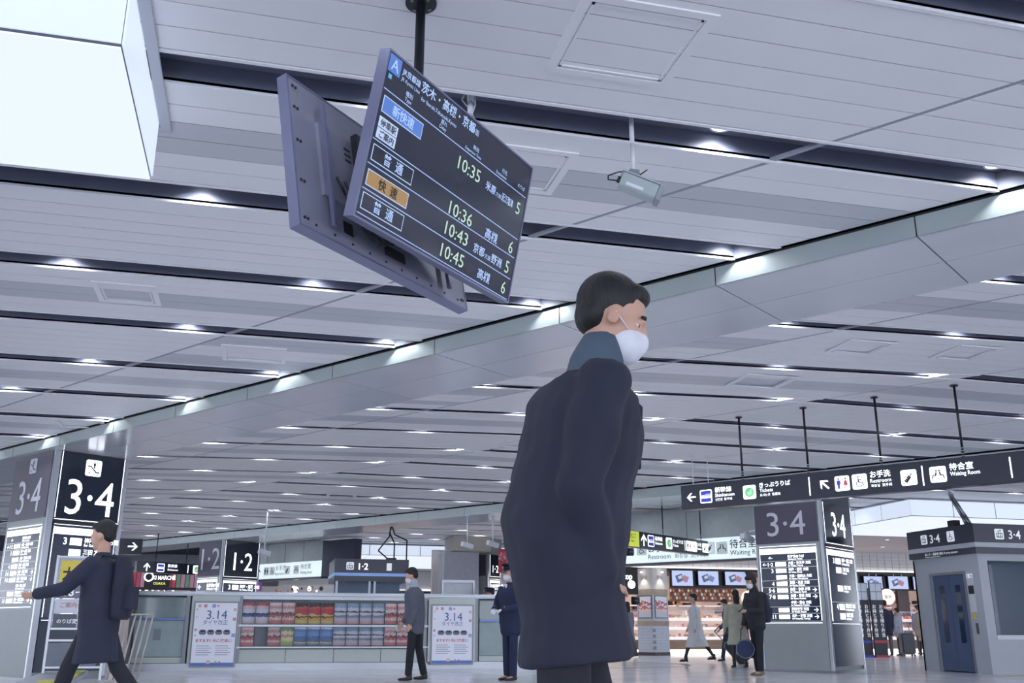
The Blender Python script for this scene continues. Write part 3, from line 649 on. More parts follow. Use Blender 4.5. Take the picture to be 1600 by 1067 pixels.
def right_face(t, wq, zbot, ztop, number, icon_kind, rows):
    """children turned so that their x runs along Q"""
    w = wq - .18; c = .10 + w / 2; hh = ztop - zbot
    def rt(o): o.rotation_euler = (o.rotation_euler[0], 0, math.pi / 2); return o
    def sub(f):
        before = set(t.children); f(); 
        for o in [o for o in t.children if o not in before]:
            o.matrix_basis = Matrix.Rotation(math.pi / 2, 4, 'Z') @ o.matrix_basis
    def draw():
        bx('lit_number_board', glassdark, .10, .10 + w, -.014, 0, zbot, ztop, t)
        k = .82 if icon_kind else min(hh * .88, w * .62)
        txt(t, number, c, zbot + hh * (.17 if not icon_kind else .07), k, white_em, -.016, al='CENTER', bold=.0, sx=.86)
        if icon_kind: icon(t, icon_kind, c, ztop - .22, .27, white_em, ink, -.014)
        bm = bm_new(); box(bm, .10, .112, -.018, -.012, zbot, ztop); box(bm, .088 + w, .10 + w, -.018, -.012, zbot, ztop); box(bm, .10, .1 + w, -.018, -.012, zbot - .03, zbot - .018); O('light_edge', bm, white_em, t)
        bx('board_rail', black, .10, .10 + w, -.02, 0, zbot - .10, zbot - .035, t)
        info_rows(t, .13, .07 + w, .95 if rows > 5 else zbot - 1.2, zbot - .14, [('3', 1, ('神戸・姫路 方面', 'for Kobe, Himeji'), 0), ('', 1, ('三田 方面', 'for Sanda'), 0), ('', 0, None, 0), ('', 1, ('京都 方面', 'for Kyoto'), 0), ('', 0, None, 0), ('4', 1, ('関西空港 方面', 'for Kansai Airport'), 0), ('', 1, ('米原 方面', 'for Maibara'), 0)][:rows])
    sub(draw)
# fix: the helper empties made above are not wanted
def mkcol(label, u, q0, wu, wq, zt, number, ztop, zbot, ik, board, rows):
    t, _ = column(label, u, q0, wu, wq, zt, number, ztop, zbot, ik)
    for c in list(t.children):
        if c.type == 'EMPTY': bpy.data.objects.remove(c)
    if board: info_rows(t, -wu + .09, -.16, board[0], board[1], ROWS if rows > 5 else ROWS[:4])
    right_face(t, wq, zbot, ztop, number, ik, rows)
    return t
mkcol('right steel-cornered column with 3·4 boards beside the standing young man', -7.63, 18.6, 1.43, 1.60, 3.598, '3·4', 3.23, 2.457, None, (.964, 2.365), 7)
mkcol('left steel-cornered column with tall 3·4 boards and an escalator pictogram', -15.82, 7.24, 1.45, 1.28, 3.598, '3·4', 3.59, 2.51, 'escal', (1.15, 2.36), 7)
mkcol('distant column with 1·2 boards above the end of the counter', -27.9, 18.6, 1.34, 1.50, 3.598, '1·2', 3.58, 2.46, None, (1.2, 2.36), 4)
mkcol('distant narrow column with a small lit 1·2 board behind the right end of the counter', -22.2, 25.26, .5, .72, 3.79, '1·2', 3.25, 2.55, None, None, 4)
#bx('trim_2', colface, -8.45, -7.15, 17.41, 18.49, 3.602, 3.82, rz=THETA, kind='structure')

g = atz(1081, 713, 3.85); zt_ = ztop(g.x, g.y); t = E('rod_hanger', 'pair of thin white ceiling rods behind the left part of the long overhead sign', 'hanger', (g.x, g.y, zt_))
for dx in (0, .30): 
    bm = bm_new(); cyl(bm, (dx, 0, -.62), (dx, 0, 0), .008, n=10); cyl(bm, (dx, 0, -.012), (dx, 0, 0), .04, n=16); O('hanging_rod', bm, white_paint, t)
bx('cross_bar', white_paint, -.04, .34, -.02, .02, -.66, -.62, t)

# ------------------------------------------------------------------ service counter with brochures
YC = 20.5
def cx(px, y=1000): return aty(px, y, YC).x
xa, xb = cx(203), cx(840); x_p1a, x_p1b = cx(296, 990), cx(371, 990); x_p2a, x_p2b = cx(668, 990), cx(741, 990)
CZ = aty(500, 926, YC).z
t = E('service_counter', 'long grey steel service counter with two rows of brochure racks', 'counter', (xa, YC, 0)); X = lambda v: v - xa
sage = mat('counter_panel', 'a7b0ae', .3, .15, var=.03, scale=2); glass_g = mat('counter_glass', '9fb2b6', .08, .0, alpha=.45, spec=.8)
bx('body', mat('counter_core', '7e868b', .5), .02, X(xb) - .02, .12, .8, .12, CZ - .1, t)
bx('kick_plate', steel, 0, X(xb), .06, .8, 0, .14, t)
bm = bm_new(); box(bm, -.03, X(xb), -.06, .86, CZ - .085, CZ); bmesh.ops.bevel(bm, geom=bm.edges[:], offset=.02, segments=3, affect='EDGES'); O('counter_top', bm, steel, t)
for z0, z1 in ((aty(500, 976, YC).z - .04, aty(500, 976, YC).z), (aty(500, 1010, YC).z - .03, aty(500, 1010, YC).z)):
    bx('rack_shelf', steel, X(x_p1b), X(x_p2a), -.05, .12, z0, z1, t)
n = 4
for i in range(n):
    a = X(x_p1b) + (X(x_p2a) - X(x_p1b)) * i / n; b = X(x_p1b) + (X(x_p2a) - X(x_p1b)) * (i + 1) / n
    bx('lower_panel', sage, a + .005, b - .005, .02, .12, .15, aty(500, 1012, YC).z - .03, t)
bx('rack_rail', steel, X(x_p1b), X(x_p2a), .0, .12, CZ - .14, CZ - .085, t)
for px in (203, 290, 373, 664, 744, 838):
    x = X(cx(px, 990)); bx('post', steel_d, x - .035, x + .035, -.02, .14, .14, CZ - .085, t)
for a, b in ((X(cx(205)), X(cx(288))), (X(cx(747)), X(cx(836)))):
    z1, z2 = aty(500, 968, YC).z, aty(500, 1026, YC).z
    bx('glass_pane', glass_g, a + .03, b - .03, .02, .035, z1 + .02, CZ - .13, t); bx('window_rail', mat('rail_blue', '5f74a8', .3, .5), a + .03, b - .03, .0, .05, z1 - .02, z1 + .015, t)
    bx('glass_pane', mat('frosted_pane', '97a9ac', .35), a + .03, b - .03, .04, .10, z2 + .01, z1 - .03, t); bx('lower_panel', sage, a + .03, b - .03, .04, .12, .15, z2, t)
bx('call_plate', mat('call_plate', '7d8791', .4), X(cx(238)), X(cx(250)), .02, .039, aty(0, 1000, YC).z, aty(0, 982, YC).z, t)
# posters on the counter
def poster(label, x0, x1, z0, z1, y):
    p = E('poster', label, 'poster', (x0, y - .065, z0)); w, h = x1 - x0, z1 - z0
    bx('frame', steel_d, -.03, w + .03, .0, .02, -.03, h + .03, p); bx('sheet', mat('poster_paper', 'd9dcec', .35, em=.12, var=.02), 0, w, -.004, 0, 0, h, p)
    pb = mat('poster_blue', '3f5694', .4); pr = mat('poster_red', 'c0566a', .4); pc = mat('poster_grey', '6d7487', .4)
    bx('bottom_band', mat('poster_band', '5f7fc4', .4), .0, w, -.006, -.004, 0, h * .05, p)
    txt(p, '3.14', w * .52, h * .74, h * .20, pb, -.006, al='CENTER'); txt(p, 'ダイヤ改正', w * .5, h * .655, h * .085, pb, -.006, al='CENTER', sx=.95); txt(p, 'ますます便利に!快適に!', w * .5, h * .375, h * .056, pr, -.006, al='CENTER', bold=.02)
    for i in range(4):
        bm = bm_new(); cxp = w * (.22 + i * .19)
        plate(bm, rrect(cxp - w * .085, cxp + w * .085, h * .49, h * .57, h * .035)[::-1], -.007, -.005); q = O('train_nose', bm, pc, p)
        bm = bm_new(); plate(bm, rrect(cxp - w * .05, cxp + w * .05, h * .535, h * .56, h * .01)[::-1], -.009, -.007); O('windscreen', bm, dark_letter, q)
    bm = bm_new()
    for k in range(2):
        for i in range(5): zz = h * (.31 - .035 * i); bw = w * (.36 if i % 2 else .30); x = w * (.10 + .45 * k); box(bm, x, x + bw, -.0055, -.004, zz, zz + h * .008)
    O('small_print', bm, pc, p, kind='stuff')
    rnd = random.Random(3); cs = [mat('confetti_a', 'c98a9a', .4), mat('confetti_b', 'e0b9a8', .4), mat('confetti_c', '9aa8d8', .4)]
    for i in range(14):
        e = i % 4; r = h * rnd.uniform(.012, .03)
        px_, pz_ = ((rnd.uniform(.05, .95) * w, h * .95), (w * .05, rnd.uniform(.1, .9) * h), (w * .95, rnd.uniform(.1, .9) * h), (w * rnd.uniform(.3, .8), h * .06))[e]
        px_ = min(max(px_, r), w - r); bx('confetti', cs[i % 3], px_ - r, px_ + r, -.0065, -.004, pz_ - r, pz_ + r, p)
    return p
zp0, zp1 = aty(335, 1040, YC).z, aty(335, 942, YC).z
poster('white timetable poster reading 3.14 at the left end of the brochure racks', cx(302, 990), cx(368, 990), zp0, zp1, YC - .03)
poster('white timetable poster reading 3.14 right of the man in the grey jacket', cx(674, 990), cx(736, 990), zp0 + .02, zp1 - .02, YC - .03)
for x0, x1 in ((x_p1a, x_p1b), (x_p2a, x_p2b)): bx('poster_panel', sage, X(x0), X(x1), -.074, .12, .15, CZ - .09, t)
# brochures
bro = {'a': print_mat('print_pale', [(0, 'c9bfc4'), (.12, 'cfc9d6'), (.32, '3f5f9a'), (.42, '2d3550'), (.5, 'c9cede'), (.68, 'd8b8bd'), (.85, 'b05a66')], .18, 30),
       'b': print_mat('print_red', [(0, 'c47880'), (.2, 'd9c9c2'), (.3, 'b0606a'), (.45, '5d3a44'), (.55, 'dcd0cc'), (.7, 'c48890'), (.85, 'e0cccc')], .5, 34),
       'c': print_mat('print_flower', [(0, 'c8b880'), (.15, 'c9a04e'), (.28, '54202a'), (.36, 'c4b078'), (.46, 'b84048'), (.72, 'cc5c54'), (.82, '26242c')], .35, 14),
       'd': print_mat('print_mountain', [(0, 'c9a8b4'), (.14, 'b7b6c6'), (.3, '7e8799'), (.42, 'c6cbd8'), (.55, '4c5466'), (.62, 'c3cad8'), (.78, '8ba0bc')], .22, 26),
       'e': print_mat('print_sea', [(0, '7a8898'), (.1, 'c4b48c'), (.2, '5474a8'), (.5, '6e9acc'), (.75, '6488c0'), (.9, 'dfe6f4')], .16, 9),
       'f': print_mat('print_green', [(0, 'a8b078'), (.25, 'd4d6a8'), (.45, 'c88a7a'), (.6, 'ded9c0'), (.8, '7f9a6a')], .5, 30)}
kn = {'a': 'pale travel brochure with a blue coast picture', 'b': 'red and white food brochure', 'c': 'yellow and black brochure with a red flower', 'd': 'grey-blue mountain travel brochure', 'e': 'bright blue sea brochure', 'f': 'pale green and orange brochure'}
for row, seq, ya, yb in ((0, 'aabbcccddddbbb', 975, 942), (1, 'b_bfeeeddddbbb', 1009, 980)):
    z0, z1 = aty(500, ya, YC).z + .005, aty(500, yb, YC).z
    xs0, xs1 = x_p1b + .06, x_p2a - .12; w = (xs1 - xs0) / 14.0; cnt = {}
    for i, c in enumerate(seq):
        x0 = xs0 + i * w
        if c == '_':
            bx('empty_slot_plate', mat('slot_plate', '7d828f', .5), X(x0) + .01, X(x0) + w - .01, .10, .118, z0, z1, t); continue
        cnt[c] = cnt.get(c, 0) + 1
        r = ('upper', 'lower')[row]; ords = ['first', 'second', 'third', 'fourth', 'fifth']
        o = E('brochure', '%s, %s such from the left, %s rack' % (kn[c], ords[cnt[c] - 1], r), 'brochure', (x0 + w / 2, YC + .05, z0), group='brochures in the two rack rows')
        cov = bx('cover', bro[c], -w / 2 + .008, w / 2 - .008, -.004, 0, 0, z1 - z0, o); bx('pages', white_paint, -w / 2 + .009, w / 2 - .009, .0, .012, 0, z1 - z0 - .004, o)
        if i: bx('divider', steel_d, X(x0) - .003, X(x0) + .003, -.03, .11, z0 - .02, z1 + .01, t)

# ------------------------------------------------------------------ lifts
lift_grey = mat('lift_grey', 'adb3be', .4, .0, var=.02); lift_dark = mat('lift_dark', '343749', .3, var=.02); lift_door = mat('lift_door', '56688a', .25, .4, var=.05, scale=2)
lift_glass = mat('lift_glass', '4a6078', .12, alpha=.35, spec=.25); pale = mat('lift_band', 'b9bdc8', .4)
ex, ey = 13.45, 16.15
t = E('lift', 'grey lift cabin house with 3·4 header at the right edge', 'lift', (ex, ey, 0)); w, d = 2.6, 1.95; H0, H1 = 2.18, 2.78
bx('left_wall_front', lift_grey, 0, .06, 0, .45, 0, H0, t); bx('left_wall_rear', lift_grey, 0, .06, 1.42, d, 0, H0, t); bx('door_lintel', lift_grey, 0, .06, .45, 1.42, 1.85, H0, t)
for i in range(2):
    a = .47 + .47 * i; o = bx('door_leaf', lift_door, .03, .05, a, a + .465, .02, 1.845, t)
    bx('door_window', mat('door_glass', '2c3850', .05, spec=.8), .026, .031, a + .16, a + .30, .55, 1.65, o)
bx('door_frame', steel, -.012, .0, .40, .45, 0, 1.90, t); bx('door_frame', steel, -.012, .0, 1.42, 1.47, 0, 1.90, t); bx('door_frame', steel, -.012, .0, .45, 1.42, 1.85, 1.90, t)
bx('front_base', lift_grey, 0, w, 0, .06, 0, .62, t); bx('front_lintel', lift_grey, 0, w, 0, .06, 2.08, H0, t); bx('corner_post', lift_grey, -.005, .20, -.01, .05, .0, H0, t); bx('corner_post', lift_grey, w - .16, w, 0, .06, .62, 2.08, t)
bx('window_sill', white_paint, .20, w - .16, -.025, .03, .62, .70, t); bx('front_glass', lift_glass, .20, w - .16, .02, .03, .70, 2.08, t)
bx('rear_wall', lift_grey, 0, w, d - .05, d, 0, H0, t); bx('right_wall', lift_grey, w - .06, w, .06, d - .05, 0, H0, t); bx('roof', lift_grey, .0, w, 0, d, H0, H0 + .03, t)
bm = bm_new(); cyl(bm, (.5, .5, .1), (.5, .5, 2.1), .05); box(bm, .9, .98, .8, .88, .1, 2.1); wire(bm, [(.25, .4, 2.05), (.8, .9, 1.1), (.35, .4, .7)], .02); wire(bm, [(.2, .3, 1.9), (.6, .3, 2.08)], .015); O('inner_frame', bm, steel, t)
bx('cabin_back', mat('cabin_back', '5c7390', .3), 1.0, 2.2, 1.0, 1.3, .1, 2.1, t)
for x0, x1, y0, y1, nm in ((-.06, w, -.06, d + .02, 0),):
    bx('header', lift_dark, x0, x1, y0, y1, H0 + .03, H1, t); bx('header_band', pale, x0 - .006, x1, y0 - .006, y1, 2.33, 2.42, t)
txt(t, '3·4', .72, 2.50, .235, white_soft, -.064, bold=.01); icon(t, 'lift', .52, 2.585, .20, white_soft, lift_dark, -.06); icon(t, 'escal', 1.5, 2.585, .18, white_soft, lift_dark, -.06)
old = set(t.children)
txt(t, '3·4', -1.25, 2.50, .235, white_soft, -.064, bold=.01, sx=1.1); icon(t, 'lift', -1.42, 2.585, .19, white_soft, lift_dark, -.06); icon(t, 'chair', -.60, 2.585, .21, white_soft, lift_dark, -.06); txt(t, '車いす・高齢者 優先 Priority elevator', -1.45, 2.255, .062, white_soft, -.064); txt(t, 'Wheelchair users and the elderly', -1.45, 2.215, .035, white_soft, -.064)
bx('notice', mat('notice_white', 'ccd0da', .5), -.36, -.19, -.006, 0, 1.12, 1.86, t); bx('notice_plate', dark_letter, -.35, -.20, -.009, -.006, 1.46, 1.62, t); bx('notice_yellow', mat('notice_yellow', 'cfc35a', .5), -.33, -.24, -.009, -.006, .98, 1.10, t)
bx('call_buttons', steel_d, -.27, -.21, -.012, 0, .72, .92, t); icon(t, 'chair', -.315, 1.80, .07, white_soft, ink, -.006); icon(t, 'wc', -.235, 1.80, .07, white_soft, ink, -.006)
for o in [o for o in t.children if o not in old]: o.matrix_basis = Matrix.Rotation(-math.pi / 2, 4, 'Z') @ o.matrix_basis
bm = bm_new()
p0 = Vector((.12, .35, H1)); p1 = Vector((.05, .6, 3.80))
for i in range(6):
    a = i * 1.05; wire(bm, [p0 + Vector((.06 * math.cos(a) + .08, .06 * math.sin(a), 0)), p0 + Vector((.05 * math.cos(a) - .0, .05 * math.sin(a), .16)), p0 * .5 + p1 * .5 + Vector((.035 * math.cos(a) - .10, .035 * math.sin(a), .05)), p1 + Vector((.03 * math.cos(a) - .06, .03 * math.sin(a), 0))], .016, 8)
O('cable_bundle', bm, steel, t); bx('junction_box', black, -.02, .12, .5, .7, H1, H1 + .12, t)
# far lift
fx0, fx1 = aty(525, 900, 27).x, aty(638, 900, 27).x
t = E('lift', 'small distant lift with a black 1·2 header behind the counter', 'lift', (fx0, 27, 0)); w = fx1 - fx0
bx('header', lift_dark, -.05, w, -.03, 2.0, 2.03, 2.62, t); bx('header_band', mat('band_blue', '7da0d8', .4, em=.3), -.055, w, -.036, 2.0, 2.17, 2.25, t)
icon(t, 'lift', .36, 2.43, .20, white_soft, lift_dark, -.03); txt(t, '1·2', .55, 2.34, .24, white_em, -.034, bold=.01); bx('notice', white_soft, w * .69, w * .76, -.034, -.03, 2.32, 2.52, t)
for x in (0, w * .45, w * .52, w - .06): bx('post', steel, x, x + .06, 0, .06, 0, 2.03, t)
for a, b in ((.06, w * .45), (w * .52 + .06, w - .06)): bx('glass_pane', lift_glass, a, b, .02, .03, .1, 2.03, t)
bx('cabin_back', lift_door, .06, w - .06, 1.2, 1.3, .0, 2.03, t); bx('base', lift_grey, 0, w, 0, 1.9, 0, .1, t)
bm = bm_new()
for dx, pts in ((0, [(0, 2.62), (-.35, 2.9), (-.05, 3.3), (-.02, 3.57)]), (0, [(.1, 2.62), (.1, 3.1), (-.05, 3.4), (0, 3.57)]), (0, [(.45, 2.62), (.45, 3.2), (.1, 3.35), (.02, 3.57)])):
    wire(bm, [(w * .78 + x, .6, z) for x, z in pts], .02, 6)
O('cable_bundle', bm, black, t); bx('junction_box', black, w * .72, w * .86, .5, .7, 2.62, 2.70, t)

# ------------------------------------------------------------------ white fascia signs over the shops
fas = mat('fascia_lit', 'dfe8ea', .3, em=.75, emc='cfe0e4'); fas2 = mat('fascia_grey', 'a3adb0', .35); ki = dark_letter
def fascia(label, ua, ub, q, z0, z1, z2):
    t = E('fascia_sign', label, 'sign', B(ua, q, z0), THETA); bx('lit_panel', fas, 0, ub - ua, 0, .3, 0, z1 - z0, t); bx('upper_panel', fas2, 0, ub - ua, .02, .3, z1 - z0, z2 - z0, t)
    bx('lower_rail', lift_dark, -.02, ub - ua + .02, -.03, .3, -.06, 0, t); bx('upper_rail', steel, -.02, ub - ua + .02, -.03, .02, z1 - z0, z1 - z0 + .02, t)
    for i in range(1, 4): bx('panel_joint', steel_d, (ub - ua) * i / 4, (ub - ua) * i / 4 + .012, .012, .02, z1 - z0 + .02, z2 - z0, t)
    return t
q = 22.0
t = fascia('long white illuminated Restroom and Waiting Room fascia over the food shops', -16.6, -8.6, q, 2.46, 2.99, 3.78)
def pu(x, y): v = atq(x, y, q); return -v.dot(PD) + 16.6, v.z - 2.46
for px, kind in ((984, 'wc'), (1002.5, 'chair'), (1109, 'bottle'), (1128, 'wait')):
    a, b = pu(px, 860 + (990 - px) * .02); icon(t, kind, a, b + .02, .30, mat('fascia_icon', 'c5d0d3', .4, em=.3), ink)
a, b = pu(1012, 862); txt(t, 'お手洗', a, .28, .22, ki, -.002, bold=.01); txt(t, 'Restroom', a, .09, .17, ki, -.002); a2, _ = pu(1054, 868); txt(t, '화장실  洗手间', a2, .09, .14, ki, -.002)
a, b = pu(1140, 852); txt(t, '待合室', a, .27, .24, ki, -.002, bold=.01); txt(t, 'Waiting Room', a, .09, .17, ki, -.002)
t = fascia('small white fascia with Restroom pictograms left of the distant lift', -31.2, -27.0, q, 2.54, 3.08, 3.78)
def pu2(x, y): v = atq(x, y, q); return -v.dot(PD) + 31.2
arrow(t, pu2(403.5, 890), .27, .34, 90, ki)
for px, kind in ((416.5, 'wc'), (425.5, 'chair'), (449, 'bottle'), (463, 'wait')): icon(t, kind, pu2(px, 890), .28, .30, mat('fascia_icon', 'c5d0d3', .4, em=.3), ink)
txt(t, 'お手洗', pu2(430.5, 890), .30, .20, ki, -.002); txt(t, 'Restroom', pu2(430.5, 890), .12, .15, ki, -.002, sx=.8); txt(t, '待合室', pu2(469, 890), .30, .20, ki, -.002); txt(t, 'Waiting Room', pu2(469, 890), .12, .15, ki, -.002, sx=.75)
bx('end_block', lift_dark, 4.22, 5.9, .0, .3, .0, 1.2, t)

# ------------------------------------------------------------------ food shops behind
YS = 31.0
wall_m = mat('shop_wall', 'c9c3c6', .5, var=.04); tile_w = mat('bulkhead_tile', 'cfcfd2', .45, var=.03, scale=8); cove = mat('cove_light', 'fff6ee', .5, em=1.7); wood = mat('counter_wood', '8f7a68', .45, var=.15, scale=3, stretch=(1, 1, 10))
bx('wall_back', wall_m, 6, 44, YS + 3.4, YS + 3.6, 0, 3.5, kind='structure')
bx('wall_left', mat('hall_wall', 'a2a6b2', .5), -26, 10, 47.4, 47.6, 0, 4.06, kind='structure')
bx('trim_3', mat('soffit_beige', 'bdb6b8', .5, var=.02), 15.2, 44, 24.75, YS + 3.4, 3.48, 3.52, kind='structure')
for i in range(12):
    c = copy_tree(proto, loc=(17.3 + (i % 6) * 1.5, 26.4 + (i // 6) * 2.4, 3.479), label='small downlight in the beige soffit before the food shops'); c['group'] = 'downlights in the beige shop soffit'
S0, S1 = 9.0, 30.0
t = E('food_shop', 'brightly lit food shop front with tiled bulkhead and long display counter', 'shop', (S0, YS, 0)); L = S1 - S0
bx('bulkhead', tile_w, 0, L, .05, .5, 2.82, 3.478, t)
bm = bm_new()
for i in range(int(L / .3)): box(bm, i * .3, i * .3 + .008, .042, .05, 2.85, 3.47)
for z in (2.97, 3.09, 3.21, 3.33): box(bm, 0, L, .043, .05, z, z + .006)
O('tile_joint', bm, mat('joint_grey', '9a9aa2', .6), t, kind='stuff')
bx('cove_lamp', cove, 0, L, -.05, .04, 2.80, 2.84, t); bx('dark_rail', black, 0, L, -.08, .2, 2.70, 2.795, t)
bx('soffit', mat('shop_soffit', '2a2529', .5), 0, L, .2, 3.3, 2.72, 2.78, t)
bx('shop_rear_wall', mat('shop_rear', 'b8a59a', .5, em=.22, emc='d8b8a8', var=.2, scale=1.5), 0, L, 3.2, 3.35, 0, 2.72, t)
# showcase: base, kick light, tiers
bx('counter_base', wood, 0, L, .5, 1.3, .18, .48, t); bx('kick_light', cove, 0, L, .55, 1.25, .0, .15, t)
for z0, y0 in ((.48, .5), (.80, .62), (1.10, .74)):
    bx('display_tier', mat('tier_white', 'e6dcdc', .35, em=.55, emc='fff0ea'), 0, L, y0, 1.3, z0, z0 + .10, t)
bx('counter_glass', mat('shop_glass', 'e8eef2', .05, alpha=.12, spec=.8), 0, L, .47, .48, .5, 1.42, t); bx('glass_rail', steel, 0, L, .46, .50, 1.42, 1.45, t)
rnd = random.Random(11); goods = [mat('food_' + c, c, .5, var=.2, scale=20) for c in ('b8646a', 'd9c9a8', 'e5e0dc', '8a4a3c', 'd08a4e', '7d8f5a', 'c23c44', 'e9d0d4')]
for gi, gm in enumerate(goods):
    bm = bm_new()
    for _ in range(150):
        z0, y0 = rnd.choice(((.58, .56), (.90, .68), (1.20, .80))); x = rnd.uniform(.1, L - .2); w_ = rnd.uniform(.05, .12)
        box(bm, x, x + w_, y0 + rnd.uniform(0, .1), y0 + .2 + rnd.uniform(0, .1), z0 + .001, z0 + rnd.uniform(.03, .11))
    O('packed_food', bm, gm, t, kind='stuff')
bm = bm_new(); rnd = random.Random(5)
for i in range(160):
    x = rnd.uniform(0, L - .3); z = rnd.uniform(1.25, 2.2); box(bm, x, x + rnd.uniform(.06, .25), 2.9, 3.19, z, z + rnd.uniform(.05, .2), mi=i % 4)
O('shelf_goods', bm, [goods[0], goods[2], goods[4], black], t, kind='stuff')
for x in range(0, int(L), 1): bx('rear_shelf', white_paint, x + .05, x + .95, 2.8, 3.19, 1.62, 1.66, t)
# the row of orange lozenges above the left shop
bm = bm_new(); lx0 = aty(1052, 925, YS).x - S0; lx1 = aty(1156, 925, YS).x - S0
nn = 22
bx('lozenge_band', mat('band_brown', '8a6a5c', .5), lx0, lx1, .30, .34, 1.72, 2.20, t)
for i in range(nn):
    for r_ in range(3):
        xx = lx0 + (lx1 - lx0) * (i + (.5 if r_ % 2 else 0) + .3) / (nn + .5); zz = 1.84 + r_ * .12
        plate(bm, [(xx - .045, zz), (xx, zz + .06), (xx + .045, zz), (xx, zz - .06)], .285, .30, mi=(i + r_) % 3)
O('lozenge', bm, [mat('loz_orange', 'c88a5e', .5, em=.2), mat('loz_red', 'a8483c', .5), mat('loz_white', 'e4dcd4', .5, em=.25)], t, kind='stuff')
# menu screens
scm = [print_mat('menu_a', [(0, 'aebbe0'), (.3, 'c6d0ee'), (.5, '8b96b8'), (.62, 'd9a8b0'), (.74, 'c9d3ee')], .5, 7, em=.6), print_mat('menu_b', [(0, 'b9c6e8'), (.3, 'c3cfee'), (.46, '56617e'), (.6, '8fa0c8'), (.72, 'c8d4f2')], .5, 6, em=.6)]
plc = [('leftmost', 1049, 1080, 892, 915), ('second', 1090, 1120, 893, 914), ('third', 1132, 1163, 894, 914), ('left', 1349, 1375, 901, 919), ('middle', 1387, 1415, 901, 920), ('right', 1426, 1453, 902, 921)]
for i, (nm, a, b, c, d) in enumerate(plc):
    p0, p1 = aty(a, d, YS - .05), aty(b, c, YS - .05)
    m = E('menu_screen', '%s bright menu screen over the %s food shop' % (nm, 'left' if i < 3 else 'right'), 'screen', (p0.x, YS - .14, p0.z), group='menu screens over the food shops')
    w, h = p1.x - p0.x, p1.z - p0.z; bx('bezel', black, -.02, w + .02, .0, .05, -.02, h + .02, m); pic = bx('picture', mat('menu_pale', 'b4c0e2', .4, em=.62, var=.05), 0, w, -.006, 0, 0, h, m)
    for k_, (cx_, cz_, rx_, rz_, an, cl) in enumerate(((.36, .50, .17, .24, 20, '5f6a86'), (.64, .46, .13, .2, -25, ('b88a98', '7f8fb8')[i % 2]), (.38, .56, .09, .10, 20, 'd6dcea'))):
        c__, s__ = math.cos(R(an)), math.sin(R(an)); bmq = bm_new(); plate(bmq, [(w * cx_ + a__ * w * rx_ * c__ - b__ * h * rz_ * s__, h * cz_ + a__ * w * rx_ * s__ + b__ * h * rz_ * c__) for a__, b__ in ((-1, -1), (-1, 1), (1, 1), (1, -1))], -.010 - .002 * k_, -.006); O('pictured_box', bmq, mat('menu_' + cl, cl, .4, em=.3), pic)
    for x in (w * .3, w * .7): bx('hanger', steel, x - .015, x + .015, .0, .03, h + .02, 2.72 - p0.z, m)
# round white lit disc lamps
for lab, px, py in (('round white lit shop sign behind the young man', 1160, 936), ('round white lit shop sign between the dark banners', 1373, 933)):
    p = aty(px, py, YS + .2); m = E('round_sign', lab, 'sign', (p.x, YS - .36, p.z)); bm = bm_new(); cyl(bm, (0, .0, 0), (0, .12, 0), .27, n=32); O('lamp_disc', bm, mat('disc_light', 'f0ddd0', .5, em=.9), m)
    txt(m, '駅弁', 0, -.06, .14, dark_letter, -.003, al='CENTER'); bx('bracket', black, -.02, .02, .12, .16, -.1, 2.70 - p.z, m); bx('bracket_arm', black, -.02, .02, .12, .37, 2.66 - p.z, 2.70 - p.z, m)
for x0_, x1_ in ((1046, 1175), (1340, 1470)):
    a_, b_ = aty(x0_, 900, YS).x - S0, aty(x1_, 900, YS).x - S0; bx('screen_backing', black, a_, b_, -.02, .04, 2.16, 2.70, bpy.data.objects['food_shop'])
t0_ = bpy.data.objects['food_shop']
for a_, b_, c_ in ((1340, 1368, '2b2730'), (1395, 1412, '3a3238'), (1190, 1200, '7a6a60')):
    bx('rear_panel', mat('rear_' + c_, c_, .5), aty(a_, 950, YS + 3).x - S0, aty(b_, 950, YS + 3).x - S0, 2.6, 2.75, .6, 2.5, t0_)
# square tiled pillar with menus
pr = aty(1026, 1022, 30.3); t = E('tiled_pillar', 'white tiled pillar with two framed food posters and wood bands', 'pillar', (pr.x - .05, 30.3, 0), R(25.5)); s_ = .72
tile2 = mat('pillar_tile', 'a9b3c2', .3, var=.03, scale=5); up = mat('pillar_plaster', 'cfccca', .5, var=.02); wd = mat('pillar_wood', '9a8f7e', .5, var=.1)
def zp(y): return aty(1026, y, 30.3).z
bx('core', mat('tile_grout', '858d9b', .6), .006, s_ - .006, .006, s_ - .006, 0, 2.6, t)
zt = [.10, zp(978)]
nrow = 9
for f in range(2):
    for r_ in range(nrow):
        z0 = zt[0] + (zt[1] - zt[0]) * r_ / nrow; z1 = zt[0] + (zt[1] - zt[0]) * (r_ + 1) / nrow
        for c_ in range(5):
            a = s_ * (c_ + (.5 if r_ % 2 else 0)) / 5; b = min(a + s_ / 5, s_)
            if b - a < .03: continue
            if f == 0: bx('tile', tile2, a + .003, b - .003, -.004, .006, z0 + .003, z1 - .003, t)
            else: bx('tile', tile2, -.004, .006, a + .003, b - .003, z0 + .003, z1 - .003, t)
bx('base', black, -.01, s_ + .01, -.01, s_ + .01, 0, .10, t)
bx('wood_band', wd, -.008, s_ + .008, -.008, s_ + .008, zp(978), zp(970), t); bx('upper_tiles', tile2, -.003, s_, -.003, s_, zp(970), zp(929), t); bx('wood_band', wd, -.008, s_ + .008, -.008, s_ + .008, zp(929), zp(920), t)
bx('plaster_top', up, -.003, s_, -.003, s_, zp(920), zp(887), t)
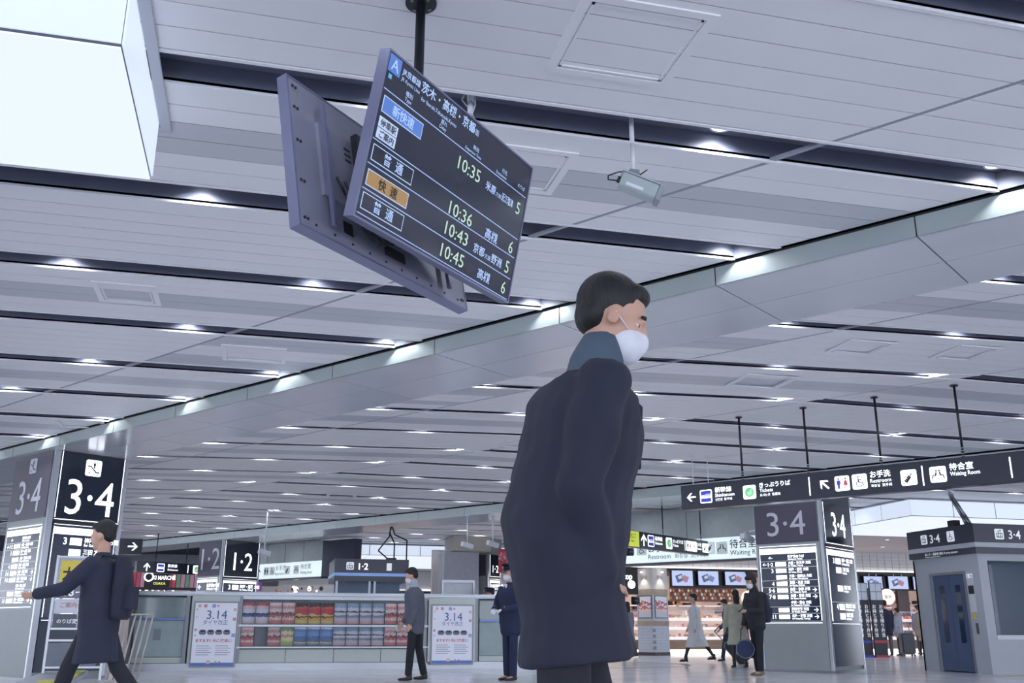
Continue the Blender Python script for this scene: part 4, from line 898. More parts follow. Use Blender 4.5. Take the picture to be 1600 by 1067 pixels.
for f in range(2):
    old = set(t.children)
    b_ = bx('poster_frame', lift_dark, .06, s_ - .06, -.02, -.004, zp(966) , zp(930), t); bx('poster_sheet', print_mat('food_poster', [(0, 'b9c0cc'), (.25, 'd8c0bc'), (.4, 'b86a66'), (.5, 'd5d9e2'), (.62, 'a84848'), (.75, 'd9dce6')], .6, 8), .08, s_ - .08, -.024, -.02, zp(965) + .01, zp(931) - .01, b_)
    txt(t, '駅弁', s_ * .5, zp(905), .16, pc if False else mat('pillar_letter', '8f8a88', .5), -.004, al='CENTER'); 
    bm = bm_new(); cyl(bm, (s_ * .5, -.12, 2.60), (s_ * .5, -.12, 2.64), .04); sp_ = O('spot_lamp', bm, mat('spot_lens', 'ffffff', em=6), t)
    if f: 
        for o in [o for o in t.children if o not in old]: o.matrix_basis = Matrix.Translation((0, s_, 0)) @ Matrix.Rotation(-math.pi / 2, 4, 'Z') @ o.matrix_basis
sd = bpy.data.lights.new('pillar_spot', 'SPOT'); sd.energy = 14; sd.spot_size = R(80); sd.spot_blend = .5; sd.color = (1, .96, .9); sd.shadow_soft_size = .03
for v in ((s_ * .5, -.14, 2.58), (-.14, s_ * .5, 2.58)): l = bpy.data.objects.new('spot_light', sd); COL.objects.link(l); l.parent = t; l.location = v
# warm light inside the shops
for x in (10.5, 13.5, 16.5, 20.5, 23.5):
    ld = bpy.data.lights.new('shop_lamp', 'AREA'); ld.energy = 60; ld.size = 2.4; ld.size_y = .5; ld.shape = 'RECTANGLE'; ld.color = (1, .88, .84)
    l = bpy.data.objects.new('shop_lamp', ld); COL.objects.link(l); l.location = (x, YS + 1.0, 2.70)
# black shop sign left of the pillar
p0, p1 = aty(940, 928, 30), aty(996, 886, 30); m = E('shop_sign', 'black shop sign with white rounded letters left of the tiled pillar', 'sign', (p0.x, 30, p0.z)); w, h = p1.x - p0.x, p1.z - p0.z
bx('panel', black, 0, w, 0, .2, 0, h, m); txt(m, 'delica stop', w * .10, h * .55, .27, white_em, -.004, bold=.02, sx=.8); bm = bm_new(); plate(bm, circ(w * .82, h * .36, .13, 18), -.006, 0); O('badge', bm, white_em, m); bx('hanger', black, w * .2, w * .24, .1, .14, h, ztop(p0.x, 30) - p0.z, m); bx('hanger', black, w * .8, w * .84, .1, .14, h, ztop(p0.x, 30) - p0.z, m)
# dark banner pillars
for lab, px, fl in (('dark banner pillar with blue feet on the left of the navy-coated man', 1355, 'blue'), ('dark banner pillar with red feet behind the navy-coated man', 1378, 'red')):
    g = atz(px, 1027); m = E('banner_pillar', lab, 'banner', (g.x, g.y, 0)); bx('panel', mat('banner_black', '23242e', .5), -.22, .22, -.03, .03, .06, 1.72, m); bx('foot', mat('foot_' + fl, '3848a8' if fl == 'blue' else 'a83848', .5), -.24, .24, -.1, .1, 0, .06, m)
    for i in range(2):
        for j in range(2): bx('tile', mat('banner_tile', 'a8b2c0', .5, em=.15), -.20 + i * .205, -.01 + i * .205, -.036, -.03, 1.72 + j * .26 - .02, 1.96 + j * .26 - .02, m)
    bx('upper_panel', mat('banner_grey', '4f5668', .5), -.22, .22, -.03, .03, 1.69, 2.22, m)
    for j in range(2): txt(m, '\n'.join('お持ち帰り弁当'), -.12 + j * .24, 1.45, .14, white_soft, -.034, al='CENTER')
    bx('stripe', MATS['foot_' + fl], -.22, .22, -.033, -.03, .42, .50, m)
# far facade on the left: bread shop and lit bulkheads
t = E('food_shop', 'distant dim shop front with round bread shop sign above the counter on the left', 'shop', (aty(180, 900, 38).x, 38, 0)); x0 = aty(180, 900, 38).x; fx = lambda px, y=905: aty(px, y, 38).x - x0; fz = lambda y: aty(290, y, 38).z
bx('bulkhead', mat('red_dark', '3a2f3c', .5), 0, fx(402), .05, .3, fz(922), fz(886), t); rnd = random.Random(2)
for i, px in enumerate(range(192, 312, 7)):
    if 228 < px < 262: continue
    bx('poster_strip', [mat('strip_red', 'b04a5e', .5, em=.25), mat('strip_pink', 'b98aa0', .5, em=.25), mat('strip_green', '6f9a80', .5, em=.2), mat('strip_white', 'b8b4c2', .5, em=.25)][0 if rnd.random() < .5 else rnd.choice((1, 3, 1, 2))], fx(px), fx(px + 6), .0, .04, fz(918), fz(892), t)
bx('sign_panel', black, fx(226), fx(266), -.05, .0, fz(918), fz(889), t); txt(t, 'EKI MARCHÉ', fx(235), fz(906), .19, white_em, -.055, bold=.02, sx=.8); txt(t, 'OSAKA', fx(240), fz(914), .13, mat('letter_yellow', 'd8d060', .5, em=1), -.055, bold=.02)
bm = bm_new(); plate(bm, circ(fx(232.5), fz(902), .17, 18), -.056, -.05); plate(bm, circ(fx(232.5), fz(902), .12, 18), -.060, -.056, 1); O('emblem', bm, [white_em, black], t)
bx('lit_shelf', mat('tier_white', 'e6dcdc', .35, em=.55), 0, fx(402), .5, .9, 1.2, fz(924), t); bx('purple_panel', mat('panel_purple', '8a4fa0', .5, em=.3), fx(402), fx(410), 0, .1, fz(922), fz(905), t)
bx('rear_wall', wall_m, 0, fx(530), 2.0, 2.1, 0, 2.4, t)
bm = bm_new(); rnd = random.Random(8)
for i in range(70):
    x = fx(196 + rnd.random() * 320); z = fz(926 - rnd.random() * 14) if x > fx(402) else fz(925 - rnd.random() * 4); r = rnd.uniform(.03, .09); ell(bm, (x, .2 + rnd.random(), z), (r, r, r), nu=6, nv=4, mi=i % 3)
O('small_lamps_and_goods', bm, [mat('dot_white', 'fff4ea', em=2.5), mat('dot_dark', '4a3c40', .5), mat('dot_warm', 'c89a88', .5)], t, kind='stuff')
# far warm bulkhead under the centre light box
t = E('food_shop', 'distant cream lit bulkhead seen past the far lift', 'shop', (1.0, 45.2, 0)); bx('bulkhead', tile_w, 0, 10.5, 0, .3, 2.55, 3.35, t); bx('cove_lamp', cove, 0, 10.5, -.06, 0, 2.5, 2.56, t); bx('dark_rail', black, 0, 10.5, -.08, .2, 2.40, 2.49, t); bx('shop_rear_wall', MATS['shop_rear'], 0, 10.5, 1, 1.1, 0, 2.4, t)
bx('soffit', MATS['soffit_beige'], -.0, 10.5, -1.4, 0, 3.36, 3.39, t)
# grey wall block and glazed screen behind the counter
a, b = aty(694, 900, 32.5), aty(748, 900, 32.5); bx('wall_right', mat('hall_wall', 'a2a6b2', .5), a.x, b.x, 32.5, 33.6, 0, 3.30, kind='structure')
bx('trim_4', mat('beam_cream', 'a8a59f', .5), a.x + .2, b.x + .3, 32.0, 33.6, 3.31, 3.79, kind='structure')
a, b = aty(690, 925, 23), aty(742, 925, 23); t = E('notice_case', 'pale blank framed display case behind the counter', 'display case', (a.x, 23, 0)); w = b.x - a.x; zt = aty(715, 906, 23).z
bx('frame', steel, 0, w, 0, .12, zt - .06, zt, t); bx('post', steel, 0, .05, 0, .12, 0, zt - .06, t); bx('post', steel, w - .05, w, 0, .12, 0, zt - .06, t); bx('pane', mat('pale_pane', 'b4bcc6', .2), .05, w - .05, .04, .06, .3, zt - .06, t)
# hanging red flower banner and black sign
a, b = aty(779, 895, 27), aty(802, 858, 27); t = E('banner', 'small red banner with white flowers beside the black wall sign', 'banner', (a.x, 27, a.z)); w, h = b.x - a.x, b.z - a.z
bx('sheet', print_mat('flower_red', [(0, 'b02838'), (.42, 'b84050'), (.62, 'd8a0a8'), (.72, 'b83848')], .7, 12, voronoi=True), 0, w, 0, .02, 0, h, t); bx('black_panel', black, w, w * 3.4, 0, .1, -.05, h + .1, t); txt(t, 'ム', w * 1.8, h * .35, .5, white_em, -.003); bx('hanger', black, w * 2, w * 2.1, .0, .1, h + .1, ztop(a.x + w * 2, 27) + .006 - a.z, t)
bx('frame', steel_d, -.04, w * 3.4, .02, .12, h + .1, h + .17, t)
for lab, px, py, Y in (('small white security camera on a rod above the counter', 730, 852, 24.5), ('small white security camera beside the far narrow column', 770, 850, 24.5), ('tiny white camera hung over the left white fascia', 413, 863, 27), ('tiny white camera beside the right column board', 1163, 815, 17.2)):
    p = aty(px, py, Y)
    if Y < 20: p = B(-9.06 - .28, 18.80, 2.62)
    q_ = Vector((p.x, Y, 0)).dot(QD); zt_ = 3.8 if Y > 20 else 3.84
    zt_ = ztop(p.x, Y) if Y > 20 else p.z + .14
    t = E('cctv_camera', lab, 'camera', (p.x, p.y, zt_), group=None); bm = bm_new(); cyl(bm, (0, 0, p.z - zt_ + .05), (0, 0, 0), .02); cyl(bm, (0, 0, -.02), (0, 0, 0), .06); O('drop_rod', bm, white_paint, t)
    if Y < 20: bm = bm_new(); cyl(bm, (0, 0, -.01), (PD * -.29).to_tuple(), .015); O('wall_arm', bm, white_paint, t)
    bm = bm_new(); box(bm, -.17, .17, -.06, .06, -.06, .06); bmesh.ops.bevel(bm, geom=bm.edges[:], offset=.012, segments=1, affect='EDGES'); o = O('housing', bm, white_paint, t, loc=(0, 0, p.z - zt_)); o.rotation_euler = (0, R(12), R(25)); bm = bm_new(); cyl(bm, (.17, 0, 0), (.18, 0, 0), .045); O('lens', bm, black, o)
# tactile strip and ring line on the floor
bx('tactile_strip', mat('tactile_yellow', 'b9b489', .5), 13.0, 22.0, 15.3, 15.6, 0, .006); tag(bpy.data.objects['tactile_strip'], 'pale yellow tactile paving strip on the floor before the right lift', 'paving strip')
bm = bm_new(); g = atz(985, 1042); n = 48
for i in range(n):
    a0, a1 = 2 * math.pi * i / n, 2 * math.pi * (i + 1) / n
    prism(bm, [(1.9 * math.cos(a0), 1.9 * math.sin(a0)), (1.9 * math.cos(a1), 1.9 * math.sin(a1)), (1.94 * math.cos(a1), 1.94 * math.sin(a1)), (1.94 * math.cos(a0), 1.94 * math.sin(a0))], 0, .004)
tag(O('floor_ring', bm, mat('ring_grey', '8a90a0', .4), loc=(g.x, g.y + 1.5, 0)), 'thin grey circle inlaid in the floor left of the tiled pillar', 'floor marking')

# ------------------------------------------------------------------ poster stand on wheels and folded barrier, lower left
YP = 13.6
a, b = aty(72, 1000, YP), aty(165, 1000, YP); zT, zM = aty(120, 868, YP).z, aty(120, 984, YP).z
t = E('poster_stand', 'wheeled poster stand with yellow Osaka placard before the left column', 'sign stand', ((a.x + b.x) / 2, YP, 0)); w = (b.x - a.x); h = w / 2
clear = mat('clear_acrylic', 'c8d2e0', .1, alpha=.35, spec=.8)
for x in (-h, h - .03): bx('frame_post', steel, x, x + .03, -.015, .015, .16, zT, t)
for z in (zT - .03, zM, .30, .62): bx('frame_rail', steel, -h, h, -.012, .012, z, z + .025, t)
bx('acrylic_panel', clear, -h + .03, h - .03, -.004, .004, zM + .03, zT - .03, t)
yb = mat('placard_yellow', 'c9b94e', .5, em=.12); pw = mat('placard_white', 'b9bfcc', .5, em=.1)
H_ = zT - zM
def card(name, m, x0, x1, z0, z1): return bx(name, m, -h + .05 + x0 * (w - .1), -h + .05 + x1 * (w - .1), -.010, -.005, zM + z0 * H_, zM + z1 * H_, t)
card('placard_yellow', yb, .02, .47, .60, .93); txt(t, '大阪', -h + .05 + .06 * w, zM + .68 * H_, .17, dark_letter, -.012, bold=.03, sx=.82)
card('placard_dark', mat('placard_dark', '6f7280', .5), .0, .46, .42, .585); txt(t, '7/8→', -h + .05 + .04 * w, zM + .45 * H_, .145, white_soft, -.012, bold=.01, sx=.95)
card('placard_white', pw, .0, .46, .22, .41); txt(t, 'ご案内', -h + .1, zM + .30 * H_, .07, mat('letter_red', 'b85a60', .5), -.012); card('placard_grey', mat('placard_grey', '565c68', .5), .0, .46, .03, .21); txt(t, 'のりば変更', -h + .09, zM + .09 * H_, .06, white_soft, -.012)
card('placard_white', pw, .52, .98, .06, .96); card('placard_strip', yb, .52, .98, .86, .96); txt(t, 'お知らせ', -h + .08 + .5 * w, zM + .88 * H_, .055, dark_letter, -.012); txt(t, '運転時刻の\n変更について', -h + .08 + .5 * w, zM + .74 * H_, .06, dark_letter, -.012)
bx('leaflet_box', mat('box_clear', '566074', .2, alpha=.8), -h + .05, -h + .05 + .42 * w, -.10, -.01, .33, .60, t); bx('leaflet_box', MATS['box_clear'], .04, h - .08, -.10, -.01, .33, .60, t)
bm = bm_new(); ax, bx_ = aty(33, 1060, YP).x - t.location.x, aty(118, 1060, YP).x - t.location.x
prism(bm, [(ax, -.5, .10), (bx_ + .02, -.5, .10), (bx_ + .12, .1, .22), (ax + .25, .1, .22)], .05); O('base_board', bm, mat('base_grey', '9aa0ab', .4), t)
bm = bm_new(); prism(bm, [(bx_ - .35, -.49, .155), (bx_ - .02, -.49, .155), (bx_ + .10, .08, .272), (bx_ - .04, .08, .272), (bx_ - .16, -.36, .185), (bx_ - .35, -.38, .18)], .003); O('hazard_tape', bm, mat('tape_yellow', 'c4c05e', .5), t)
for x, y in ((ax + .1, -.42), (bx_ - .1, -.42), (ax + .3, .05), (bx_, .05)):
    bm = bm_new(); cyl(bm, (x - .02, y, .05), (x + .02, y, .05), .05); box(bm, x - .012, x + .012, y - .012, y + .012, .05, .125 if y < 0 else .22); O('castor', bm, black, t)
YB = 16.2; p = aty(192, 1050, YB)
t = E('folding_barrier', 'folded pale slatted barrier leaning behind the walking person at the left', 'barrier', (p.x, YB, 0))
for i in range(6):
    bm = bm_new(); x = -.22 + i * .085; cyl(bm, (x, .0, .03), (x + .14, .02, .98), .014, n=10); O('slat', bm, mat('slat_pale', 'b9b0ae', .35, .3), t)
bm = bm_new(); wire(bm, [(-.08, 0, .98), (.35, .02, .99)], .014); wire(bm, [(-.25, 0, .03), (.23, 0, .03)], .016); O('cross_bar', bm, MATS['slat_pale'], t)

# ------------------------------------------------------------------ people
def remesh(bm, voxel, smooth=2):
    me = mesh_of('tmp', bm); o = bpy.data.objects.new('tmp', me); COL.objects.link(o)
    m = o.modifiers.new('r', 'REMESH'); m.mode = 'VOXEL'; m.voxel_size = voxel; m.use_smooth_shade = True
    if smooth: s = o.modifiers.new('s', 'SMOOTH'); s.iterations = smooth; s.factor = .6
    dg = bpy.context.evaluated_depsgraph_get(); r = bpy.data.meshes.new_from_object(o.evaluated_get(dg)); bpy.data.objects.remove(o); return r
def garment(name, bm, m, t, voxel, smooth=3):
    me = remesh(bm, voxel, smooth); me.materials.clear(); me.materials.append(m); o = bpy.data.objects.new(name, me); COL.objects.link(o); o.parent = t; return o
def hand(bm, wr, d, inw, s, curl=35, r=.0085, spread=.3):
    """palm and five fingers: d = along the hand, inw = palm side"""
    d = Vector(d).normalized(); inw = Vector(inw); inw = (inw - d * inw.dot(d)).normalized(); sd = d.cross(inw)
    wr = Vector(wr); limb(bm, [wr - d * .03 * s, wr + d * .02 * s, wr + d * .09 * s], [.024 * s, (.016 * s, .036 * s), (.013 * s, .040 * s)], fwd=inw, n=10)
    for i, ln in enumerate((.070, .080, .075, .058)):
        b = wr + d * .085 * s + sd * (.030 - .020 * i) * s; dd = d; pts = [b - d * .02 * s, b]
        for k in range(3):
            a = R(curl * (k + .6) * (.8 + .1 * i)); v = d * math.cos(a) + inw * math.sin(a); pts.append(pts[-1] + v * ln * s * (.45, .32, .23)[k])
        limb(bm, pts, [r * s * 1.05, r * s * 1.05, r * s, r * s * .92, r * s * .8], fwd=sd, n=8)
    b = wr + d * .03 * s + sd * .030 * s; v1 = (d * .7 + sd * .6 + inw * .35).normalized(); v2 = (d * .9 + sd * .1 + inw * .5).normalized()
    limb(bm, [b - v1 * .01, b + v1 * .035 * s, b + v1 * .035 * s + v2 * .032 * s], [r * s * 1.3, r * s * 1.15, r * s * .9], fwd=inw, n=8)
def person(label, loc, rz, h=1.72, legs=((0, 0), (0, 0)), arms=((0, 10, 6, 0), (0, 10, 6, 0)), lean=2, headp=0, heady=0, top='jacket', hem=.80, flare=1.0, topm=None, pants=None, skirt=False,
           hair='short', mask=True, shoe=None, vox=.016, handc=None, face=False, bulk=1.0, heel=False, cap=None, scarf=None, hand_curl=35, group=None, hemx=0.0):
    s = h / 1.72; t = E('person', label, 'person', loc, rz, group); V = Vector
    def dr(a, b=0, sg=1): return V((math.sin(R(a)) * math.cos(R(b)), sg * math.sin(R(b)), -math.cos(R(a)) * math.cos(R(b))))
    hipz = .92; J = {}
    low = 9
    for sg, (a, k) in zip((1, -1), legs):
        hp = V((0, sg * .088, 0)); kn = hp + dr(a) * .43; an = kn + dr(a - k) * .42; J[sg] = [hp, kn, an]; low = min(low, an.z)
    z0 = (.085 + (.05 if heel else 0)) - low
    for sg in J: J[sg] = [p + V((0, 0, z0)) for p in J[sg]]
    hc = V((0, 0, z0)); ax = V((math.sin(R(lean)), 0, math.cos(R(lean))))
    nb = hc + ax * .50; nt = nb + V((math.sin(R(lean + headp * .4)), 0, math.cos(R(lean + headp * .4)))) * .10
    A = {}
    for sg, (a, e, ab, inn) in zip((1, -1), arms):
        sh = nb + V((-.005, sg * .175 * bulk, -.055)); el = sh + dr(a, ab, sg) * .285
        d2 = dr(a + e, 0, 1); d2 = V((d2.x * math.cos(R(inn)) , -sg * math.sin(R(inn)) + sg * math.sin(R(ab)) * .3, d2.z)).normalized(); wr = el + d2 * .245; A[sg] = (sh, el, wr, d2)
    HM = Matrix.Translation(nt) @ Matrix.Rotation(R(heady), 4, 'Z') @ Matrix.Rotation(R(headp), 4, 'Y')
    def hell(bm, c, r, nu=18, nv=12): ell(bm, HM @ V(c), r, HM.to_3x3(), nu, nv)
    # body: one continuous surface
    bm = bm_new()
    hell(bm, (-.003, 0, .122), (.096, .076, .098)); hell(bm, (.030, 0, .062), (.064, .058, .086)); hell(bm, (.068, 0, -.004), (.022, .026, .022)); hell(bm, (.092, 0, .100), (.013, .042, .010)); hell(bm, (.098, 0, .070), (.019, .013, .022)); hell(bm, (.090, 0, .030), (.010, .022, .008))
    for sg in (1, -1): hell(bm, (-.002, sg * .078, .078), (.020, .010, .031), 10, 8); hell(bm, (.066, sg * .032, .055), (.018, .018, .02))
    limb(bm, [nb - ax * .06, nb + ax * .02, HM @ V((-.012, 0, .05))], [(.07, .09), (.054, .056), (.052, .052)])
    limb(bm, [hc - ax * .05, hc + ax * .12, hc + ax * .30, hc + ax * .42, nb - ax * .01], [(.095, .145), (.095, .13), (.105, .15), (.09, .165), (.06, .08)])
    for sg in (1, -1):
        sh, el, wr, d2 = A[sg]; limb(bm, [sh, el, wr], [.048, .038, .026])
        if not handc: hand(bm, wr, d2 if hand_curl > 0 else d2, (.2, -sg, 0) if abs(d2.z) > .6 else (0, -sg * .7, .7 if d2.x > .3 else 0), 1.0, abs(hand_curl))
        hp, kn, an = J[sg]; limb(bm, [hp, kn, an], [.075, .05, .036]); limb(bm, [an + V((-.04, 0, -.035)), an + V((.12, 0, -.05))], [.028, .022])
    for v in bm.verts: v.co *= s
    garment('body', bm, skin_m, t, vox * .8 * s, 2)
    def G(name, bm, m, sm=3, vx=1.0):
        for v in bm.verts: v.co *= s
        return garment(name, bm, m, t, vox * vx * s, sm)
    # trousers
    if not skirt:
        bm = bm_new(); limb(bm, [hc + V((0, 0, -.09)), hc + V((0, 0, .10))], [(.105, .155), (.10, .145)])
        for sg in (1, -1):
            hp, kn, an = J[sg]; limb(bm, [hp + V((0, 0, .02)), kn, kn * .45 + an * .55, an + V((0, 0, .015))], [.092 if hem > .75 else .075, .068, .064, .058])
        G('trousers', bm, pants)
    else:
        bm = bm_new()
        for sg in (1, -1): hp, kn, an = J[sg]; limb(bm, [kn, kn * .5 + an * .5, an], [.056, .052, .040])
        G('boots', bm, pants)
    for sg in (1, -1):
        an = J[sg][2]; bm = bm_new(); fz = -.06 if not heel else -.075
        limb(bm, [an + V((-.05, 0, fz + .01)), an + V((.04, 0, fz)), an + V((.15, 0, fz - .008))], [(.03, .034), (.03, .040), (.02, .034)], fwd=(0, 0, 1)); limb(bm, [an + V((-.02, 0, .02)), an + V((-.01, 0, -.05))], [.045, .042])
        if heel: cyl(bm, an + V((-.055, 0, -.05)), an + V((-.055, 0, -.135)), .016, .010, n=8)
        G('shoe', bm, shoe or black, 2, .7)
    # upper garment
    bm = bm_new(); b_ = bulk
    hz = hem
    pts = [V((hc.x - .01 + hemx, 0, hz))]; rr = [(.145 * flare, .195 * flare)]
    if hz < .7: pts.append(V((hc.x + hemx * .6, 0, (hz + .95) / 2))); rr.append((.135 * (1 + flare) / 2, .185 * (1 + flare) / 2))
    pts += [hc + ax * .08, hc + ax * .24, hc + ax * .38, nb - ax * .055, nb + ax * .012]; rr += [(.135 * b_, .175 * b_), (.130 * b_, .170 * b_), (.132 * b_, .185 * b_), (.108 * b_, .185 * b_), (.068, .075)]
    if hz > .9: pts = pts[:1] + pts[2:]; rr = rr[:1] + rr[2:]
    limb(bm, pts, rr, n=20, flat=hz < .7)
    b2 = min(b_, 1.06)
    for sg in (1, -1):
        sh, el, wr, d2 = A[sg]; limb(bm, [sh + V((0, -sg * .02, .01 if b_ < 1.1 else .0)), sh * .5 + el * .5, el, wr - d2 * .01], [.070 * b2, .066 * b2, .058 * b2, .047 * b2])
    go = G(top, bm, topm, 3)
    if vox <= .012:
        me = go.data; am = .007 if vox <= .011 else .009
        for v in me.vertices:
            c = v.co; f = noise.noise(Vector((c.x * 5, c.y * 5, c.z * 9 + c.x * 4))) + .5 * noise.noise(Vector((c.x * 11 + 7, c.y * 11, c.z * 16 - c.x * 9)))
            v.co = c + v.normal * am * f * 1.5
    if hair:
        bm = bm_new(); hell(bm, (-.018, 0, .140), (.098, .084, .094)); hell(bm, (.045, 0, .176), (.052, .062, .038)); hell(bm, (-.052, 0, .092), (.056, .072, .066))
        if hair == 'long': hell(bm, (-.055, 0, .03), (.060, .085, .12)); hell(bm, (-.065, 0, -.06), (.045, .075, .09))
        if hair == 'mop': hell(bm, (.035, 0, .165), (.070, .082, .050)); hell(bm, (-.01, .06, .10), (.05, .035, .07)); hell(bm, (-.01, -.06, .10), (.05, .035, .07))
        if hair == 'beanie': hell(bm, (.0, 0, .15), (.108, .092, .085))
        G('hair', bm, hair_m, 1, .8)
    if mask:
        bm = bm_new(); hell(bm, (.054, 0, .026), (.062, .064, .060)); hell(bm, (.098, 0, .042), (.027, .030, .036)); G('face_mask', bm, mask_m, 1, .7)
        if face:
            for sg in (1, -1):
                bm = bm_new(); wire(bm, [HM @ V((.05, sg * .062, .055)), HM @ V((.0, sg * .085, .09))], .002, 6)
                for v in bm.verts: v.co *= s
                O('mask_strap', bm, mask_m, t)
    if face:
        for sg in (1, -1):
            bm = bm_new(); hell(bm, (.070, sg * .031, .085), (.0115, .012, .006), 12, 8)
            for v in bm.verts: v.co *= s
            e = O('eye', bm, mat('eye_white', 'd8d5d2', .2), t); bm = bm_new(); hell(bm, (.0795, sg * .031, .085), (.0035, .0058, .0055), 10, 6)
            for v in bm.verts: v.co *= s
            O('iris', bm, mat('iris', '1c1512', .1), e); bm = bm_new(); wire(bm, [HM @ V((.092, sg * .015, .108)), HM @ V((.092, sg * .035, .113)), HM @ V((.080, sg * .052, .106))], .0045, 6)
            for v in bm.verts: v.co *= s
            O('eyebrow', bm, hair_m, t)
    if cap:
        bm = bm_new(); c = lambda z, x=0: HM @ V((x, 0, z)); cyl(bm, c(.135, -.005), c(.175, -.005), .098, .100, n=24); cyl(bm, c(.175, -.005), c(.205, -.003), .100, .135, n=24); cyl(bm, c(.205, -.003), c(.238, -.010), .135, .105, n=24)
        for v in bm.verts: v.co *= s
        cp = O('peaked_cap', bm, cap, t); bm = bm_new(); P = [(.098 * math.cos(a), .098 * math.sin(a)) for a in [R(-65 + i * 13) for i in range(11)]]; Q = [(.075 + .085 * math.cos(a), .085 * math.sin(a)) for a in [R(80 - i * 16) for i in range(11)]]
        lo = [bm.verts.new(HM @ V((x, y, .138 - max(0, x - .09) * .45)) * s) for x, y in P + Q]; hi = [bm.verts.new(v.co + V((0, 0, .005))) for v in lo]
        bm.faces.new(lo[::-1]); bm.faces.new(hi)
        for i in range(len(lo)): bm.faces.new((lo[i], lo[(i + 1) % len(lo)], hi[(i + 1) % len(lo)], hi[i]))
        O('cap_peak', bm, mat('peak_gloss', '15161c', .15), cp); bm = bm_new(); hell(bm, (.125, 0, .185), (.008, .016, .018), 10, 8)
        for v in bm.verts: v.co *= s
        O('cap_badge', bm, mat('badge_silver', 'b8bcc8', .3, .6), cp)
    if scarf:
        bm = bm_new(); limb(bm, [nb - ax * .02, nb + ax * .05, HM @ V((.0, 0, -.005))], [(.082, .10), (.076, .082), (.070, .070)], n=18); G('collar', bm, scarf, 2)
    if handc:
        for sg in (1, -1):
            sh, el, wr, d2 = A[sg]; bm = bm_new(); hand(bm, wr, d2, (.3, -sg * .3, -.6) if abs(d2.z) < .8 else (.2, -sg, 0), 1.05, hand_curl, .0098)
            for v in bm.verts: v.co *= s
            garment('glove', bm, handc, t, .006, 1)
    return t, A, J, nb, ax, s
def cloth(n, c, b=.35, sc=7): return mat('cloth_' + n, c, .8, var=.12, scale=sc, bump=b)
VD = math.degrees(math.atan2(RV.y, RV.x))         # direction of the picture's right, in degrees
def add(t, name, bm, m): return O(name, bm, m, t)
def backpack(t, m, c, w=.16, d=.09, h=.24):
    bm = bm_new(); limb(bm, [Vector(c) + Vector((0, 0, -h)), Vector(c) + Vector((0, 0, 0)), Vector(c) + Vector((.02, 0, h))], [(d, w), (d * 1.05, w), (d * .7, w * .8)], n=18); p = garment('backpack_body', bm, m, t, .015, 2)
    bm = bm_new(); box(bm, c[0] - d - .03, c[0] - d + .02, -w * .6, w * .6, c[2] - h * .8, c[2] + .0); add(p, 'front_pocket', bm, m)
    for sg in (1, -1):
        bm = bm_new(); wire(bm, [(c[0] + .02, sg * w * .6, c[2] + h), (c[0] + .16, sg * w * .62, c[2] + h + .04), (c[0] + .26, sg * w * .62, c[2] + h * .4), (c[0] + .16, sg * w * .8, c[2] - h * .7)], .014, 6); add(p, 'strap', bm, m)

# the man striding past close to the camera
coat_dark = cloth('black_coat', '23273a', .5, 5); trous = cloth('black_trousers', '22242f', .4, 6)
fg = aty(900, 1000, 2.62)
t, A, J, nb, ax, s = person('blurred-looking man in a black coat striding right, closest to the camera', (.805, 2.60, 0), R(VD + 4), 1.77, legs=((14, 6), (0, 8)), arms=((-10, 28, 2, 26), (-14, 32, 2, 28)),
    lean=12, headp=16, hemx=.055, top='coat', hem=.66, flare=1.06, topm=coat_dark, pants=trous, vox=.010, face=True, bulk=1.28, scarf=cloth('teal_collar', '4a5a6c', .4, 10), hair='short', hand_curl=30)
bm = bm_new(); limb(bm, [nb * s + Vector((.03, -.11, -.03)), nb * s + Vector((.10, -.07, -.10)), nb * s + Vector((.115, -.03, -.26))], [(.010, .030), (.010, .035), (.008, .012)], fwd=(0, 0, 1)); add(t, 'lapel', bm, cloth('lapel', '2b3044', .2))
for i in range(4):
    bm = bm_new(); cyl(bm, (.185 + .012 * (i == 0), -.02, .84 + i * .13), (.205 + .012 * (i == 0), -.02, .84 + i * .13), .011, n=12); add(t, 'button', bm, black)
# the person walking left with a backpack
p = aty(152, 1000, 8.8); t, A, J, nb, ax, s = person('person in a long dark coat with backpack walking left past the left column', (p.x, 8.8, 0), R(VD + 178), 1.66, legs=((24, 8), (-22, 18)), arms=((42, 38, 6, 4), (-8, 30, 8, 0)), lean=4, headp=6,
    top='coat', hem=.52, flare=1.25, topm=cloth('navy_coat', '262b40'), pants=cloth('dark_trousers', '1f222e'), hair='short', mask=False, vox=.014, bulk=1.22)
backpack(t, cloth('bag_black', '22263a'), (-.165, 0, 1.10), .15, .07, .22)
# the man in the grey jacket
p = atz(646, 1063); t, A, J, nb, ax, s = person('man in a grey jacket and black trousers holding a white cup before the brochure racks', (p.x, p.y, 0), R(VD + 178), 1.72, legs=((6, 2), (-8, 4)), arms=((-14, 34, 8, 4), (12, 22, 6, 0)), lean=4, headp=16,
    top='jacket', hem=.78, flare=.95, bulk=1.25, topm=cloth('grey_jacket', '565b6a'), pants=cloth('black_slacks', '1c1e28'), vox=.016, scarf=cloth('pale_scarf', 'a9aebb'))
w = A[-1][2] * s; bm = bm_new(); cyl(bm, w + Vector((.03, 0, -.10)), w + Vector((.03, 0, .0)), .03, .038, n=14)
cup = E('paper_cup', 'small white cup in the hand of the man in the grey jacket', 'cup', t.matrix_basis @ (w + Vector((.10, -.03, -.10)))); bm.free(); bm = bm_new(); cyl(bm, (0, 0, -.05), (0, 0, .05), .028, .036, n=16); O('cup_body', bm, white_paint, cup); bm = bm_new(); cyl(bm, (0, 0, .05), (0, 0, .058), .038, n=16); O('lid', bm, white_paint, cup)
